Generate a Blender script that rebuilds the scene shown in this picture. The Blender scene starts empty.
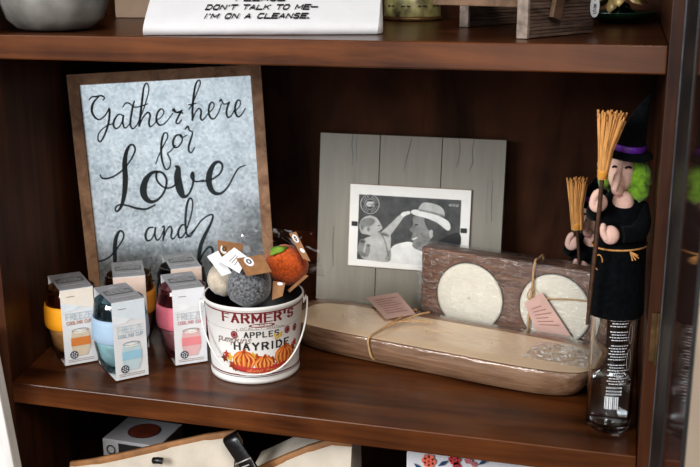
import bpy, math, random
from mathutils import Vector, Matrix
from mathutils import noise as mnoise

# pen strokes of the sign lettering on the metal sheet: (u, v, half width) in metres
SIGN_STROKES = [[(0.0258,0.3109,0.00067),(0.0297,0.3146,0.00087),(0.036,0.3149,0.00088),(0.043,0.3156,0.00088),(0.0469,0.3125,0.00081),(0.0445,0.3095,0.00067)],[(0.0402,0.3154,0.00067),(0.0317,0.3074,0.00115),(0.028,0.2977,0.00135),(0.0298,0.2888,0.00122),(0.0362,0.2831,0.00088),(0.0444,0.2876,0.00081),(0.05,0.2947,0.00088),(0.0517,0.2978,0.00101),(0.0517,0.291,0.00122),(0.0486,0.277,0.00122),(0.0417,0.2614,0.00102),(0.0352,0.2525,0.00082),(0.0321,0.2566,0.00082),(0.0351,0.2654,0.00075),(0.0439,0.2727,0.00068),(0.0548,0.2766,0.00068)],[(0.0692,0.2871,0.00081),(0.0634,0.2886,0.00081),(0.0575,0.2818,0.00115),(0.0553,0.2741,0.00122),(0.0583,0.2693,0.00095),(0.0639,0.2725,0.00075),(0.0686,0.2811,0.00082),(0.0703,0.2874,0.00102),(0.0683,0.2776,0.00109),(0.07,0.2697,0.00089),(0.0744,0.2715,0.00068),(0.0784,0.2763,0.00068)],[(0.0868,0.3056,0.00088),(0.0829,0.2945,0.00122),(0.079,0.2787,0.00123),(0.0789,0.2705,0.00102),(0.0821,0.2678,0.00082),(0.088,0.2736,0.00068)],[(0.0704,0.2988,0.00068),(0.075,0.3035,0.00081),(0.0802,0.3028,0.00081),(0.085,0.2979,0.00082),(0.092,0.2975,0.00082),(0.1046,0.301,0.00068)],[(0.088,0.2736,0.00068),(0.0975,0.2919,0.00068),(0.1066,0.3143,0.00068),(0.1082,0.3241,0.00075),(0.1059,0.3292,0.00081),(0.1015,0.3234,0.00102),(0.0972,0.3043,0.00129),(0.0923,0.2815,0.00129),(0.0902,0.2709,0.00116)],[(0.0906,0.272,0.00082),(0.0966,0.2823,0.00082),(0.1035,0.289,0.00095),(0.1067,0.2853,0.00116),(0.104,0.2754,0.00116),(0.1052,0.2693,0.00089),(0.1097,0.2715,0.00068),(0.1147,0.2766,0.00068)],[(0.1137,0.2767,0.00068),(0.1223,0.2822,0.00068),(0.1258,0.2891,0.00075),(0.1222,0.2929,0.00089),(0.1168,0.2872,0.00116),(0.1145,0.2784,0.00123),(0.1174,0.2711,0.0011),(0.1238,0.2714,0.00082),(0.1307,0.2774,0.00069),(0.1379,0.2859,0.00068)],[(0.1375,0.2895,0.00082),(0.1398,0.2918,0.00096),(0.1429,0.2867,0.00089),(0.1485,0.2863,0.00082),(0.1513,0.2855,0.00089)],[(0.1508,0.2887,0.00082),(0.1464,0.2829,0.0011),(0.1431,0.2774,0.0011),(0.1413,0.2725,0.00096),(0.1447,0.2712,0.00082),(0.1494,0.2763,0.00069)],[(0.1387,0.2912,0.00082),(0.1405,0.2875,0.00089),(0.1454,0.2872,0.00082),(0.1509,0.2891,0.00082)],[(0.1605,0.2899,0.00069),(0.1658,0.2974,0.00075),(0.1742,0.314,0.00068),(0.179,0.325,0.00075),(0.1772,0.3293,0.00082),(0.1725,0.3233,0.00103),(0.1683,0.3072,0.0013),(0.1654,0.2896,0.0013),(0.1642,0.2747,0.00117)],[(0.1603,0.2963,0.00069),(0.1667,0.2967,0.00069),(0.1711,0.2978,0.00069)],[(0.1647,0.2761,0.00083),(0.1694,0.2858,0.00082),(0.1747,0.2905,0.00096),(0.1772,0.2861,0.00117),(0.1755,0.2776,0.0011),(0.1777,0.2739,0.0009),(0.183,0.2786,0.00069),(0.1866,0.283,0.00069)],[(0.1866,0.283,0.00069),(0.1934,0.2887,0.00069),(0.1957,0.295,0.00076),(0.1924,0.298,0.00089),(0.1884,0.2918,0.00117),(0.1876,0.2819,0.00124),(0.1906,0.2753,0.0011),(0.196,0.2764,0.00083),(0.2021,0.2857,0.00069),(0.2056,0.2944,0.00069)],[(0.2038,0.2988,0.00083),(0.2061,0.3008,0.00096),(0.2085,0.2949,0.00083),(0.2135,0.2946,0.00076),(0.2172,0.2966,0.0009),(0.2139,0.2903,0.00117),(0.2118,0.2815,0.00117),(0.2141,0.2753,0.00097),(0.2195,0.2793,0.00069),(0.2235,0.2862,0.00069)],[(0.2233,0.2833,0.00069),(0.2302,0.2894,0.00069),(0.2325,0.2957,0.00076),(0.2295,0.299,0.0009),(0.2255,0.2932,0.00117),(0.224,0.2833,0.00125),(0.2271,0.2759,0.00111),(0.2322,0.2778,0.00083),(0.2386,0.2867,0.00069)],[(0.1082,0.2168,0.00069),(0.1136,0.2288,0.00069),(0.1224,0.2438,0.00076),(0.1279,0.2532,0.00076),(0.127,0.259,0.00082),(0.1226,0.2578,0.00103),(0.1187,0.2458,0.00131),(0.1169,0.2297,0.00131),(0.1182,0.2162,0.00117),(0.1217,0.2079,0.00097),(0.127,0.2112,0.00083),(0.1289,0.2206,0.00083),(0.1258,0.2302,0.00083),(0.1304,0.2336,0.00069),(0.1375,0.2411,0.00069)],[(0.1455,0.255,0.0009),(0.1397,0.2546,0.0011),(0.1348,0.2467,0.00131),(0.1355,0.239,0.00117),(0.1412,0.2387,0.0009),(0.1468,0.2455,0.0009),(0.1481,0.2527,0.0009),(0.1448,0.2558,0.00089),(0.1473,0.2513,0.00069),(0.1547,0.2544,0.00069)],[(0.1533,0.2632,0.00089),(0.1571,0.2665,0.00096),(0.1587,0.2607,0.0009),(0.1628,0.2583,0.00076),(0.1608,0.2512,0.0011),(0.1563,0.2399,0.00117),(0.1556,0.232,0.00104),(0.159,0.2296,0.00083),(0.1639,0.2365,0.00069)],[(0.03,0.2062,0.00089),(0.0336,0.2008,0.00103),(0.0457,0.2018,0.00103),(0.0611,0.2105,0.00096),(0.0726,0.2225,0.00096),(0.0809,0.2359,0.00103),(0.0808,0.2435,0.0011),(0.0761,0.2455,0.00123),(0.0699,0.2374,0.00205),(0.0654,0.2208,0.00288),(0.0642,0.1997,0.00316),(0.0615,0.1807,0.0029),(0.0565,0.1638,0.00207),(0.0515,0.1551,0.00138),(0.0471,0.1528,0.00111),(0.0467,0.158,0.00104),(0.0521,0.162,0.00104),(0.0624,0.1604,0.00111),(0.0766,0.1551,0.00139),(0.089,0.1534,0.00132),(0.102,0.1586,0.00083)],[(0.1096,0.2053,0.00173),(0.1012,0.2041,0.00207),(0.092,0.1945,0.00345),(0.0873,0.1802,0.00415),(0.0896,0.1689,0.00347),(0.0974,0.1632,0.00208),(0.1078,0.1668,0.00139),(0.1172,0.1783,0.00125),(0.121,0.1926,0.00139),(0.1165,0.2031,0.00138),(0.1087,0.2045,0.00138),(0.1077,0.1934,0.00125),(0.1168,0.1826,0.00104),(0.1285,0.1827,0.00104),(0.1386,0.1927,0.0009)],[(0.1355,0.2113,0.00138),(0.1386,0.2085,0.00277),(0.1366,0.195,0.00451),(0.1385,0.1786,0.00452),(0.1419,0.1689,0.00314),(0.1486,0.1693,0.0014),(0.1554,0.18,0.00126),(0.1591,0.1935,0.00139),(0.1581,0.2013,0.00153),(0.1558,0.1946,0.00125),(0.1612,0.1882,0.00105),(0.1726,0.1892,0.00098)],[(0.1695,0.1877,0.00098),(0.184,0.1897,0.00105),(0.1964,0.1975,0.00112),(0.2006,0.2079,0.00126),(0.1961,0.2142,0.00153),(0.1882,0.2104,0.00244),(0.1813,0.1972,0.00349),(0.1801,0.1827,0.00349),(0.1851,0.1712,0.00266),(0.195,0.1688,0.00154),(0.2059,0.1775,0.00105),(0.215,0.192,0.00091),(0.223,0.2031,0.00091),(0.2326,0.2067,0.0007)],[(0.0961,0.1265,0.00098),(0.0897,0.1256,0.00112),(0.0847,0.1172,0.0014),(0.0856,0.1084,0.00126),(0.0916,0.1089,0.00091),(0.0975,0.1181,0.00091),(0.0995,0.1267,0.00112),(0.0977,0.1154,0.00119),(0.0999,0.1074,0.00098),(0.1053,0.1114,0.0007),(0.1104,0.1211,0.0007)],[(0.1092,0.126,0.00091),(0.1118,0.1267,0.00098),(0.1105,0.1167,0.00119),(0.1083,0.1068,0.00105)],[(0.109,0.1094,0.00084),(0.1146,0.1208,0.00084),(0.1202,0.1261,0.00098),(0.1222,0.1203,0.00119),(0.1202,0.1117,0.00112),(0.1228,0.1075,0.00091),(0.1293,0.115,0.0007)],[(0.1422,0.1263,0.00091),(0.1363,0.1267,0.00112),(0.1308,0.1175,0.0014),(0.1318,0.1087,0.00127),(0.138,0.1117,0.00091),(0.1446,0.1244,0.00091),(0.1522,0.1444,0.00091),(0.1547,0.1594,0.00098),(0.1514,0.1648,0.00112),(0.1464,0.1556,0.0014),(0.1424,0.1342,0.0014),(0.1421,0.1158,0.00127),(0.1458,0.1094,0.00099),(0.1533,0.1168,0.0007),(0.1629,0.1306,0.0007)],[(0.0138,0.0827,0.0009),(0.0211,0.0833,0.00091),(0.0324,0.0888,0.00091),(0.0458,0.1029,0.00091),(0.0534,0.1147,0.00097),(0.0534,0.1222,0.00111),(0.0486,0.124,0.00139),(0.0429,0.1144,0.00222),(0.0395,0.0977,0.00251),(0.0383,0.0828,0.00223),(0.035,0.0679,0.00168),(0.0276,0.0589,0.00112),(0.0237,0.0626,0.00098),(0.0301,0.066,0.00098),(0.0458,0.0595,0.00112),(0.0587,0.0616,0.00084)],[(0.1405,0.108,0.00084),(0.1528,0.1181,0.00084),(0.1659,0.1325,0.00091),(0.1766,0.1388,0.00098),(0.1816,0.1376,0.00113),(0.1782,0.1273,0.00141),(0.1683,0.1105,0.00212),(0.1611,0.0956,0.0024),(0.1573,0.0804,0.00227),(0.1553,0.0663,0.00184)],[(0.1555,0.0681,0.00106),(0.1641,0.0843,0.00106),(0.1733,0.0925,0.00127),(0.1774,0.0856,0.00156),(0.1736,0.0703,0.00142),(0.1783,0.0646,0.00092)],[(0.0597,0.0669,0.00084),(0.0529,0.0703,0.00098),(0.0462,0.059,0.00119),(0.048,0.0485,0.00105),(0.0587,0.0566,0.00077),(0.0612,0.0682,0.00098),(0.0598,0.0535,0.00105),(0.0651,0.0502,0.0007)],[(0.071,0.0675,0.00091),(0.0696,0.0528,0.00113),(0.0763,0.0478,0.00099),(0.0841,0.0562,0.00077),(0.0865,0.0664,0.00098),(0.085,0.0502,0.00106),(0.0905,0.0483,0.00071)],[(0.109,0.0647,0.00085),(0.1006,0.0653,0.00106),(0.0967,0.0538,0.0012),(0.1018,0.0474,0.00092),(0.1103,0.0631,0.00092),(0.11,0.0438,0.00113),(0.1015,0.0281,0.00092),(0.098,0.0373,0.00071),(0.1163,0.0508,0.00071)],[(0.1895,0.0721,0.00107),(0.1851,0.0531,0.00128),(0.187,0.0396,0.001),(0.1944,0.0435,0.00071)],[(0.1803,0.0639,0.00071),(0.1976,0.0656,0.00071)],[(0.199,0.0461,0.00071),(0.2081,0.0529,0.00079),(0.2057,0.0591,0.00093),(0.1993,0.0506,0.00121),(0.2042,0.0398,0.001),(0.215,0.0494,0.00072)],[(0.217,0.0567,0.00093),(0.2211,0.0535,0.00086),(0.227,0.056,0.00093),(0.2219,0.0444,0.00115),(0.2259,0.0396,0.00072)]]

C = bpy.context.scene.collection
rnd = random.Random(7)
R = math.radians
sin, cos, pi = math.sin, math.cos, math.pi

# ---------------------------------------------------------------- materials
def nmat(name):
    m = bpy.data.materials.new(name); m.use_nodes = True
    nt = m.node_tree
    return m, nt, nt.nodes['Principled BSDF']

def setp(b, **k):
    names = dict(rough='Roughness', metal='Metallic', trans='Transmission Weight', ior='IOR', coat='Coat Weight',
                 coatr='Coat Roughness', sheen='Sheen Weight', spec='Specular IOR Level', sss='Subsurface Weight')
    for a, v in k.items():
        b.inputs[names[a]].default_value = v

def mat(name, col, rough=.5, var=.15, scale=60, bump=0, bscale=200, stretch=(1, 1, 1), **k):
    """Principled material with a little procedural tone variation and an optional bump."""
    m, nt, b = nmat(name)
    N, L = nt.nodes, nt.links
    setp(b, rough=rough, **k)
    tc = N.new('ShaderNodeTexCoord'); mp = N.new('ShaderNodeMapping')
    mp.inputs['Scale'].default_value = stretch
    L.new(tc.outputs['Object'], mp.inputs['Vector'])
    nz = N.new('ShaderNodeTexNoise'); nz.inputs['Scale'].default_value = scale; nz.inputs['Detail'].default_value = 5
    L.new(mp.outputs[0], nz.inputs['Vector'])
    rp = N.new('ShaderNodeValToRGB')
    rp.color_ramp.elements[0].position = .3; rp.color_ramp.elements[1].position = .7
    rp.color_ramp.elements[0].color = (*[max(0, c*(1-var)) for c in col], 1)
    rp.color_ramp.elements[1].color = (*[min(1, c*(1+var)) for c in col], 1)
    L.new(nz.outputs['Fac'], rp.inputs['Fac']); L.new(rp.outputs[0], b.inputs['Base Color'])
    if bump:
        n2 = N.new('ShaderNodeTexNoise'); n2.inputs['Scale'].default_value = bscale; n2.inputs['Detail'].default_value = 4
        L.new(mp.outputs[0], n2.inputs['Vector'])
        bp = N.new('ShaderNodeBump'); bp.inputs['Strength'].default_value = bump; bp.inputs['Distance'].default_value = .002
        L.new(n2.outputs['Fac'], bp.inputs['Height']); L.new(bp.outputs[0], b.inputs['Normal'])
    return m

def wood(name, dark, light, stretch=(3, 45, 45), scale=1.0, rough=.4, bump=.15, coat=0, spec=.35):
    m, nt, b = nmat(name)
    N, L = nt.nodes, nt.links
    setp(b, rough=rough, coat=coat, coatr=.25, spec=spec)
    tc = N.new('ShaderNodeTexCoord'); mp = N.new('ShaderNodeMapping'); mp.inputs['Scale'].default_value = stretch
    L.new(tc.outputs['Object'], mp.inputs['Vector'])
    nz = N.new('ShaderNodeTexNoise'); nz.inputs['Scale'].default_value = scale; nz.inputs['Detail'].default_value = 8
    nz.inputs['Roughness'].default_value = .65; nz.inputs['Distortion'].default_value = .6
    L.new(mp.outputs[0], nz.inputs['Vector'])
    n2 = N.new('ShaderNodeTexNoise'); n2.inputs['Scale'].default_value = 9; n2.inputs['Detail'].default_value = 3
    L.new(tc.outputs['Object'], n2.inputs['Vector'])
    ad = N.new('ShaderNodeMath'); ad.operation = 'MULTIPLY_ADD'; ad.inputs[1].default_value = .45
    sb = N.new('ShaderNodeMath'); sb.operation = 'SUBTRACT'; sb.inputs[1].default_value = .22
    L.new(n2.outputs['Fac'], ad.inputs[0]); L.new(nz.outputs['Fac'], ad.inputs[2]); L.new(ad.outputs[0], sb.inputs[0])
    rp = N.new('ShaderNodeValToRGB')
    rp.color_ramp.elements[0].position = .32; rp.color_ramp.elements[1].position = .68
    rp.color_ramp.elements[0].color = (*dark, 1); rp.color_ramp.elements[1].color = (*light, 1)
    L.new(sb.outputs[0], rp.inputs['Fac']); L.new(rp.outputs[0], b.inputs['Base Color'])
    bp = N.new('ShaderNodeBump'); bp.inputs['Strength'].default_value = bump; bp.inputs['Distance'].default_value = .001
    L.new(nz.outputs['Fac'], bp.inputs['Height']); L.new(bp.outputs[0], b.inputs['Normal'])
    return m

def flat(name, col, rough=.6, **k):
    return mat(name, col, rough, var=.04, scale=90, **k)

def glass(name, col=(1, 1, 1), rough=.02, ior=1.45):
    m, nt, b = nmat(name)
    setp(b, rough=rough, trans=1.0, ior=ior)
    nz = nt.nodes.new('ShaderNodeTexNoise'); nz.inputs['Scale'].default_value = 30
    rp = nt.nodes.new('ShaderNodeValToRGB')
    rp.color_ramp.elements[0].color = (*[c*.96 for c in col], 1); rp.color_ramp.elements[1].color = (*col, 1)
    nt.links.new(nz.outputs['Fac'], rp.inputs['Fac']); nt.links.new(rp.outputs[0], b.inputs['Base Color'])
    return m

def film(name, wrinkle=60, amount=.18, strength=.9, streak=(1, 1, 1), rough=.08, haze=0):
    """Thin clear wrapping film: mostly see-through with wrinkled gloss."""
    m = bpy.data.materials.new(name); m.use_nodes = True
    nt = m.node_tree; N, L = nt.nodes, nt.links
    for n in list(N): N.remove(n)
    out = N.new('ShaderNodeOutputMaterial'); mx = N.new('ShaderNodeMixShader')
    tr = N.new('ShaderNodeBsdfTransparent'); gl = N.new('ShaderNodeBsdfGlossy'); gl.inputs['Roughness'].default_value = rough
    tr.inputs['Color'].default_value = (.97, .97, .97, 1)
    tc = N.new('ShaderNodeTexCoord'); mp = N.new('ShaderNodeMapping'); mp.inputs['Scale'].default_value = streak
    nz = N.new('ShaderNodeTexNoise'); nz.inputs['Scale'].default_value = wrinkle; nz.inputs['Detail'].default_value = 3
    nz.inputs['Distortion'].default_value = 1.5
    L.new(tc.outputs['Object'], mp.inputs[0]); L.new(mp.outputs[0], nz.inputs['Vector'])
    bp = N.new('ShaderNodeBump'); bp.inputs['Strength'].default_value = strength; bp.inputs['Distance'].default_value = .004
    L.new(nz.outputs['Fac'], bp.inputs['Height']); L.new(bp.outputs[0], gl.inputs['Normal'])
    fr = N.new('ShaderNodeFresnel'); fr.inputs['IOR'].default_value = 1.5; L.new(bp.outputs[0], fr.inputs['Normal'])
    ma = N.new('ShaderNodeMath'); ma.operation = 'MULTIPLY_ADD'; ma.inputs[1].default_value = 1.0; ma.inputs[2].default_value = amount*.3
    ma.use_clamp = True
    L.new(fr.outputs[0], ma.inputs[0])
    ge = N.new('ShaderNodeNewGeometry'); sb = N.new('ShaderNodeMath'); sb.operation = 'SUBTRACT'; sb.inputs[0].default_value = 1; L.new(ge.outputs['Backfacing'], sb.inputs[1])
    m2 = N.new('ShaderNodeMath'); m2.operation = 'MULTIPLY'; L.new(ma.outputs[0], m2.inputs[0]); L.new(sb.outputs[0], m2.inputs[1]); L.new(m2.outputs[0], mx.inputs[0])
    L.new(tr.outputs[0], mx.inputs[1]); L.new(gl.outputs[0], mx.inputs[2]); 
    if haze:      # whitish streaks painted along the wrinkles in place of glints
        df = N.new('ShaderNodeBsdfDiffuse'); df.inputs['Color'].default_value = (.9, .92, .94, 1)
        n3 = N.new('ShaderNodeTexNoise'); n3.inputs['Scale'].default_value = wrinkle*2.2; n3.inputs['Detail'].default_value = 2; n3.inputs['Distortion'].default_value = 2.5
        L.new(mp.outputs[0], n3.inputs['Vector'])
        rp = N.new('ShaderNodeValToRGB'); e = rp.color_ramp.elements; e[0].position = .54; e[0].color = (0, 0, 0, 1); e[1].position = .64; e[1].color = (haze, haze, haze, 1)
        L.new(n3.outputs['Fac'], rp.inputs[0]); m3 = N.new('ShaderNodeMixShader')
        L.new(rp.outputs[0], m3.inputs[0]); L.new(mx.outputs[0], m3.inputs[1]); L.new(df.outputs[0], m3.inputs[2]); L.new(m3.outputs[0], out.inputs[0])
    else:
        L.new(mx.outputs[0], out.inputs[0])
    return m

def tinted(name, col):
    """thin clear tinted plastic: coloured see-through with a fresnel gloss"""
    m = bpy.data.materials.new(name); m.use_nodes = True
    nt = m.node_tree; N, L = nt.nodes, nt.links
    for n in list(N): N.remove(n)
    out = N.new('ShaderNodeOutputMaterial'); mx = N.new('ShaderNodeMixShader'); tr = N.new('ShaderNodeBsdfTransparent'); gl = N.new('ShaderNodeBsdfGlossy')
    gl.inputs['Roughness'].default_value = .06
    nz = N.new('ShaderNodeTexNoise'); nz.inputs['Scale'].default_value = 40
    rp = N.new('ShaderNodeValToRGB'); rp.color_ramp.elements[0].color = (*[c*.94 for c in col], 1); rp.color_ramp.elements[1].color = (*col, 1)
    L.new(nz.outputs['Fac'], rp.inputs[0]); L.new(rp.outputs[0], tr.inputs['Color'])
    lw = N.new('ShaderNodeLayerWeight'); lw.inputs['Blend'].default_value = .25
    L.new(lw.outputs['Facing'], mx.inputs[0])
    ma = N.new('ShaderNodeMath'); ma.operation = 'MULTIPLY_ADD'; ma.inputs[1].default_value = .75; ma.inputs[2].default_value = .06
    L.new(lw.outputs['Fresnel'], ma.inputs[0]); L.new(ma.outputs[0], mx.inputs[0])
    L.new(tr.outputs[0], mx.inputs[1]); L.new(gl.outputs[0], mx.inputs[2]); L.new(mx.outputs[0], out.inputs[0])
    return m

def galvanised():
    m, nt, b = nmat('galvanised_sheet'); N, L = nt.nodes, nt.links
    setp(b, rough=.32, metal=.82)
    tc = N.new('ShaderNodeTexCoord')
    vo = N.new('ShaderNodeTexVoronoi'); vo.inputs['Scale'].default_value = 260
    nz = N.new('ShaderNodeTexNoise'); nz.inputs['Scale'].default_value = 22; nz.inputs['Detail'].default_value = 8; nz.inputs['Roughness'].default_value = .75
    L.new(tc.outputs['Object'], vo.inputs['Vector']); L.new(tc.outputs['Object'], nz.inputs['Vector'])
    bw = N.new('ShaderNodeRGBToBW'); L.new(vo.outputs['Color'], bw.inputs[0])
    mx = N.new('ShaderNodeMath'); mx.operation = 'MULTIPLY_ADD'; mx.inputs[1].default_value = .28; L.new(bw.outputs[0], mx.inputs[0]); L.new(nz.outputs['Fac'], mx.inputs[2])
    rp = N.new('ShaderNodeValToRGB'); rp.color_ramp.elements[0].position = .38; rp.color_ramp.elements[1].position = .85
    rp.color_ramp.elements[0].color = (.29, .34, .37, 1); rp.color_ramp.elements[1].color = (.74, .80, .84, 1)
    L.new(mx.outputs[0], rp.inputs[0]); L.new(rp.outputs[0], b.inputs['Base Color'])
    r2 = N.new('ShaderNodeMapRange'); r2.inputs['To Min'].default_value = .24; r2.inputs['To Max'].default_value = .42
    L.new(mx.outputs[0], r2.inputs[0]); L.new(r2.outputs[0], b.inputs['Roughness'])
    return m

def planks_grey():
    """Grey stained boards: fine vertical grain with a few dark cracks."""
    m, nt, b = nmat('grey_stained_boards'); N, L = nt.nodes, nt.links
    setp(b, rough=.6)
    tc = N.new('ShaderNodeTexCoord'); mp = N.new('ShaderNodeMapping'); mp.inputs['Scale'].default_value = (60, 60, 5)
    L.new(tc.outputs['Object'], mp.inputs[0])
    nz = N.new('ShaderNodeTexNoise'); nz.inputs['Scale'].default_value = 2; nz.inputs['Detail'].default_value = 8; nz.inputs['Distortion'].default_value = .7
    L.new(mp.outputs[0], nz.inputs['Vector'])
    rp = N.new('ShaderNodeValToRGB')
    e = rp.color_ramp.elements; e[0].position = .20; e[0].color = (.11, .10, .085, 1); e[1].position = .32; e[1].color = (.245, .226, .188, 1)
    e2 = e.new(.75); e2.color = (.285, .264, .222, 1)
    L.new(nz.outputs['Fac'], rp.inputs[0]); L.new(rp.outputs[0], b.inputs['Base Color'])
    return m

M = {}
M['shelf'] = wood('mahogany_shelf', (.034, .0095, .0032), (.150, .051, .0150), (2.2, 30, 30), 1.2, rough=.28, bump=.10, coat=.0)
M['side'] = wood('mahogany_side', (.026, .0080, .0032), (.100, .034, .0125), (30, 30, 2.2), 1.2, rough=.42, bump=.10)
M['back'] = wood('mahogany_back', (.026, .0100, .0052), (.092, .036, .0175), (9, 9, 2.6), 1.3, rough=.7, bump=.05, spec=.12)
M['frame_brown'] = wood('brown_sign_frame', (.21, .115, .068), (.50, .305, .19), (40, 40, 40), 1.2, rough=.6)
M['zinc'] = galvanised()
M['ink'] = flat('dark_ink', (.012, .022, .026), .5)
M['grey_boards'] = planks_grey()
M['white_card'] = mat('white_card', (.70, .71, .73), .55, var=.03)
M['mat_board'] = mat('white_mat_board', (.82, .80, .76), .6, var=.03)
M['print_black'] = flat('print_black', (.012, .013, .012), .35)
M['print_dark'] = mat('print_dark', (.045, .047, .043), .35, var=.6, scale=70)
M['print_mid'] = mat('print_mid', (.21, .21, .20), .35, var=.35, scale=90)
M['print_light'] = mat('print_light', (.42, .42, .40), .35, var=.2, scale=90)
M['print_white'] = mat('print_white', (.70, .70, .67), .35, var=.1, scale=90)
M['black'] = flat('matt_black', (.012, .012, .013), .5)
M['white_paint'] = mat('white_enamel', (.72, .71, .69), .35, var=.05, scale=20)
M['maroon'] = flat('maroon_print', (.17, .016, .022), .4)
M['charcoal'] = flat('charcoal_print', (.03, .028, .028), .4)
M['faint'] = flat('faint_print', (.27, .21, .19), .5)
M['red'] = mat('red_print', (.46, .055, .045), .4, var=.25, scale=80)
M['pumpkin'] = mat('pumpkin_print', (.66, .17, .03), .4, var=.3, scale=120)
M['pumpkin_light'] = flat('pumpkin_print_light', (.80, .36, .12), .4)
M['pumpkin_dark'] = flat('pumpkin_print_dark', (.36, .06, .015), .4)
M['leaf_gold'] = flat('golden_leaf_print', (.62, .40, .07), .4)
M['steel'] = mat('galvanised_wire', (.72, .72, .70), .3, var=.08, metal=.55)
M['wool_grey'] = mat('grey_wool', (.125, .13, .14), .95, var=.9, scale=330, bump=1, bscale=220, sheen=.4)
M['wool_cream'] = mat('cream_wool', (.52, .45, .36), .95, var=.15, scale=130, bump=1, bscale=220, sheen=.3)
M['wool_orange'] = mat('orange_wool', (.52, .095, .014), .95, var=.35, scale=330, bump=1, bscale=260, sheen=.2)
M['felt_green'] = mat('green_felt', (.19, .33, .04), .95, var=.2, scale=120, bump=.4)
M['kraft'] = mat('kraft_card', (.27, .135, .058), .75, var=.15, scale=160)
M['tan'] = mat('tan_leather', (.26, .125, .048), .6, var=.2, scale=70, bump=.15)
M['wax'] = mat('cream_wax', (.88, .67, .47), .5, var=.05, scale=25, sss=.0)
M['wax_white'] = mat('ivory_wax', (.66, .62, .52), .5, var=.05, scale=40)
M['wick'] = flat('cotton_wick', (.50, .42, .30), .8)
M['bowl_wood'] = wood('pale_brown_wood', (.115, .060, .034), (.30, .180, .110), (12, 260, 260), 1.0, rough=.6, bump=.3)
M['block_wood'] = wood('walnut_block', (.045, .019, .010), (.205, .094, .048), (14, 190, 190), 1.2, rough=.5, bump=.3)
M['dark'] = flat('dark_recess', (.02, .012, .009), .7)
M['twine'] = mat('jute_twine', (.46, .29, .15), .9, var=.3, scale=400)
M['pink_card'] = mat('pink_card', (.56, .37, .32), .65, var=.06)
M['pink_ink'] = flat('brown_pink_ink', (.30, .15, .13), .6)
M['film'] = film('shrink_film', 40, .03, .35, (1, 1.6, 1.6), .12)
M['film_tight'] = film('tight_wrap', 60, .07, .8, (1, 3, 3), .14, .16)
M['film_crumple'] = film('crumpled_film', 38, .75, 1.6, (1, 1, 1), .22, .75)
M['film_bag'] = film('clear_bag', 11, .3, 1.0, (1, 1, 1), .1, .22)
M['glass'] = glass('bottle_glass', (.96, .98, .98))
M['water'] = glass('water', (.93, .97, 1.0), 0, 1.33)
M['print_on_glass'] = flat('white_print', (.78, .80, .82), .5)
M['felt_black'] = mat('black_felt', (.004, .005, .0065), .95, var=.5, scale=200, bump=.5, bscale=400, sheen=.04, spec=.12)
M['purple'] = mat('purple_ribbon', (.13, .028, .30), .4, var=.4, scale=300)
M['felt_skin'] = mat('pale_pink_felt', (.74, .49, .41), .95, var=.07, scale=90, bump=.3, bscale=350)
M['felt_lime'] = mat('lime_wool', (.155, .31, .020), .98, var=.45, scale=180, bump=1, bscale=260, sheen=.3)
M['straw'] = mat('broom_straw', (.62, .32, .11), .8, var=.3, scale=500, stretch=(1, 1, .1))
M['raffia'] = mat('orange_raffia', (.70, .33, .06), .7, var=.15, scale=300)
M['stick'] = mat('dark_brown_stick', (.075, .035, .018), .7, var=.4, scale=200)
M['stone'] = mat('pewter_glaze', (.15, .145, .135), .42, var=.55, scale=20, bump=.35, bscale=22)
M['beige'] = mat('beige_card', (.60, .47, .38), .7, var=.05)
M['linen'] = mat('white_cotton', (.58, .58, .60), .9, var=.03, scale=30, bump=.25, bscale=60)
M['camo'] = mat('mottled_gold_green', (.20, .185, .085), .4, var=.95, scale=55, metal=.15)
M['brass'] = mat('aged_brass', (.16, .10, .045), .5, var=.5, scale=80, metal=.7)
M['weathered'] = wood('weathered_ridged_wood', (.050, .030, .022), (.25, .18, .145), (20, 20, 260), 1.0, rough=.8, bump=.8)
M['weathered_plank'] = wood('brown_weathered_plank', (.07, .042, .026), (.21, .13, .085), (3, 40, 40), 1.0, rough=.75, bump=.4)
M['worn_end'] = mat('worn_wood_end', (.24, .19, .16), .8, var=.4, scale=90, bump=.4)
M['green_glaze'] = mat('dark_green_glaze', (.008, .028, .014), .12, var=.5, scale=20)
M['gold'] = mat('gold_leaf', (.38, .28, .12), .45, var=.5, scale=60, metal=.2)
M['door_black'] = mat('black_door_paint', (.014, .016, .017), .45, var=.4, scale=25, bump=.1)
M['door_edge'] = mat('worn_metal_strip', (.14, .15, .16), .45, var=.4, scale=60, metal=.5)
M['plaster'] = mat('warm_beige_plaster', (.62, .53, .44), .9, var=.08, scale=12)
M['floor'] = wood('floor_boards', (.12, .07, .04), (.24, .15, .09), (2, 30, 30), 1.0, rough=.4)
M['white_wood'] = wood('whitewashed_wood', (.52, .51, .50), (.74, .73, .72), (60, 60, 4), 1.0, rough=.7, bump=.5)
M['canvas'] = mat('natural_canvas', (.50, .45, .38), .9, var=.12, scale=25, bump=.3, bscale=500)
M['black_leather'] = mat('black_leather', (.010, .010, .011), .3, var=.3, bump=.2)
M['box_grey'] = mat('pale_grey_carton', (.42, .41, .42), .6, var=.05)
M['rust'] = mat('rust_red_print', (.20, .045, .022), .5, var=.3, scale=40)
M['coral'] = mat('coral_print', (.70, .16, .10), .8, var=.25, scale=150)
M['berry'] = mat('berry_red_print', (.48, .045, .05), .8, var=.25, scale=150)
M['rose'] = mat('dusty_rose_print', (.52, .20, .22), .8, var=.25, scale=150)
M['navy'] = flat('navy_print', (.02, .055, .12), .8)
M['badge'] = flat('badge_navy', (.05, .055, .08), .5)
M['sleeve_top'] = mat('grey_printed_card', (.33, .33, .35), .45, var=.08)
M['text_dark'] = flat('lettering_black', (.02, .02, .022), .6)

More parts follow.
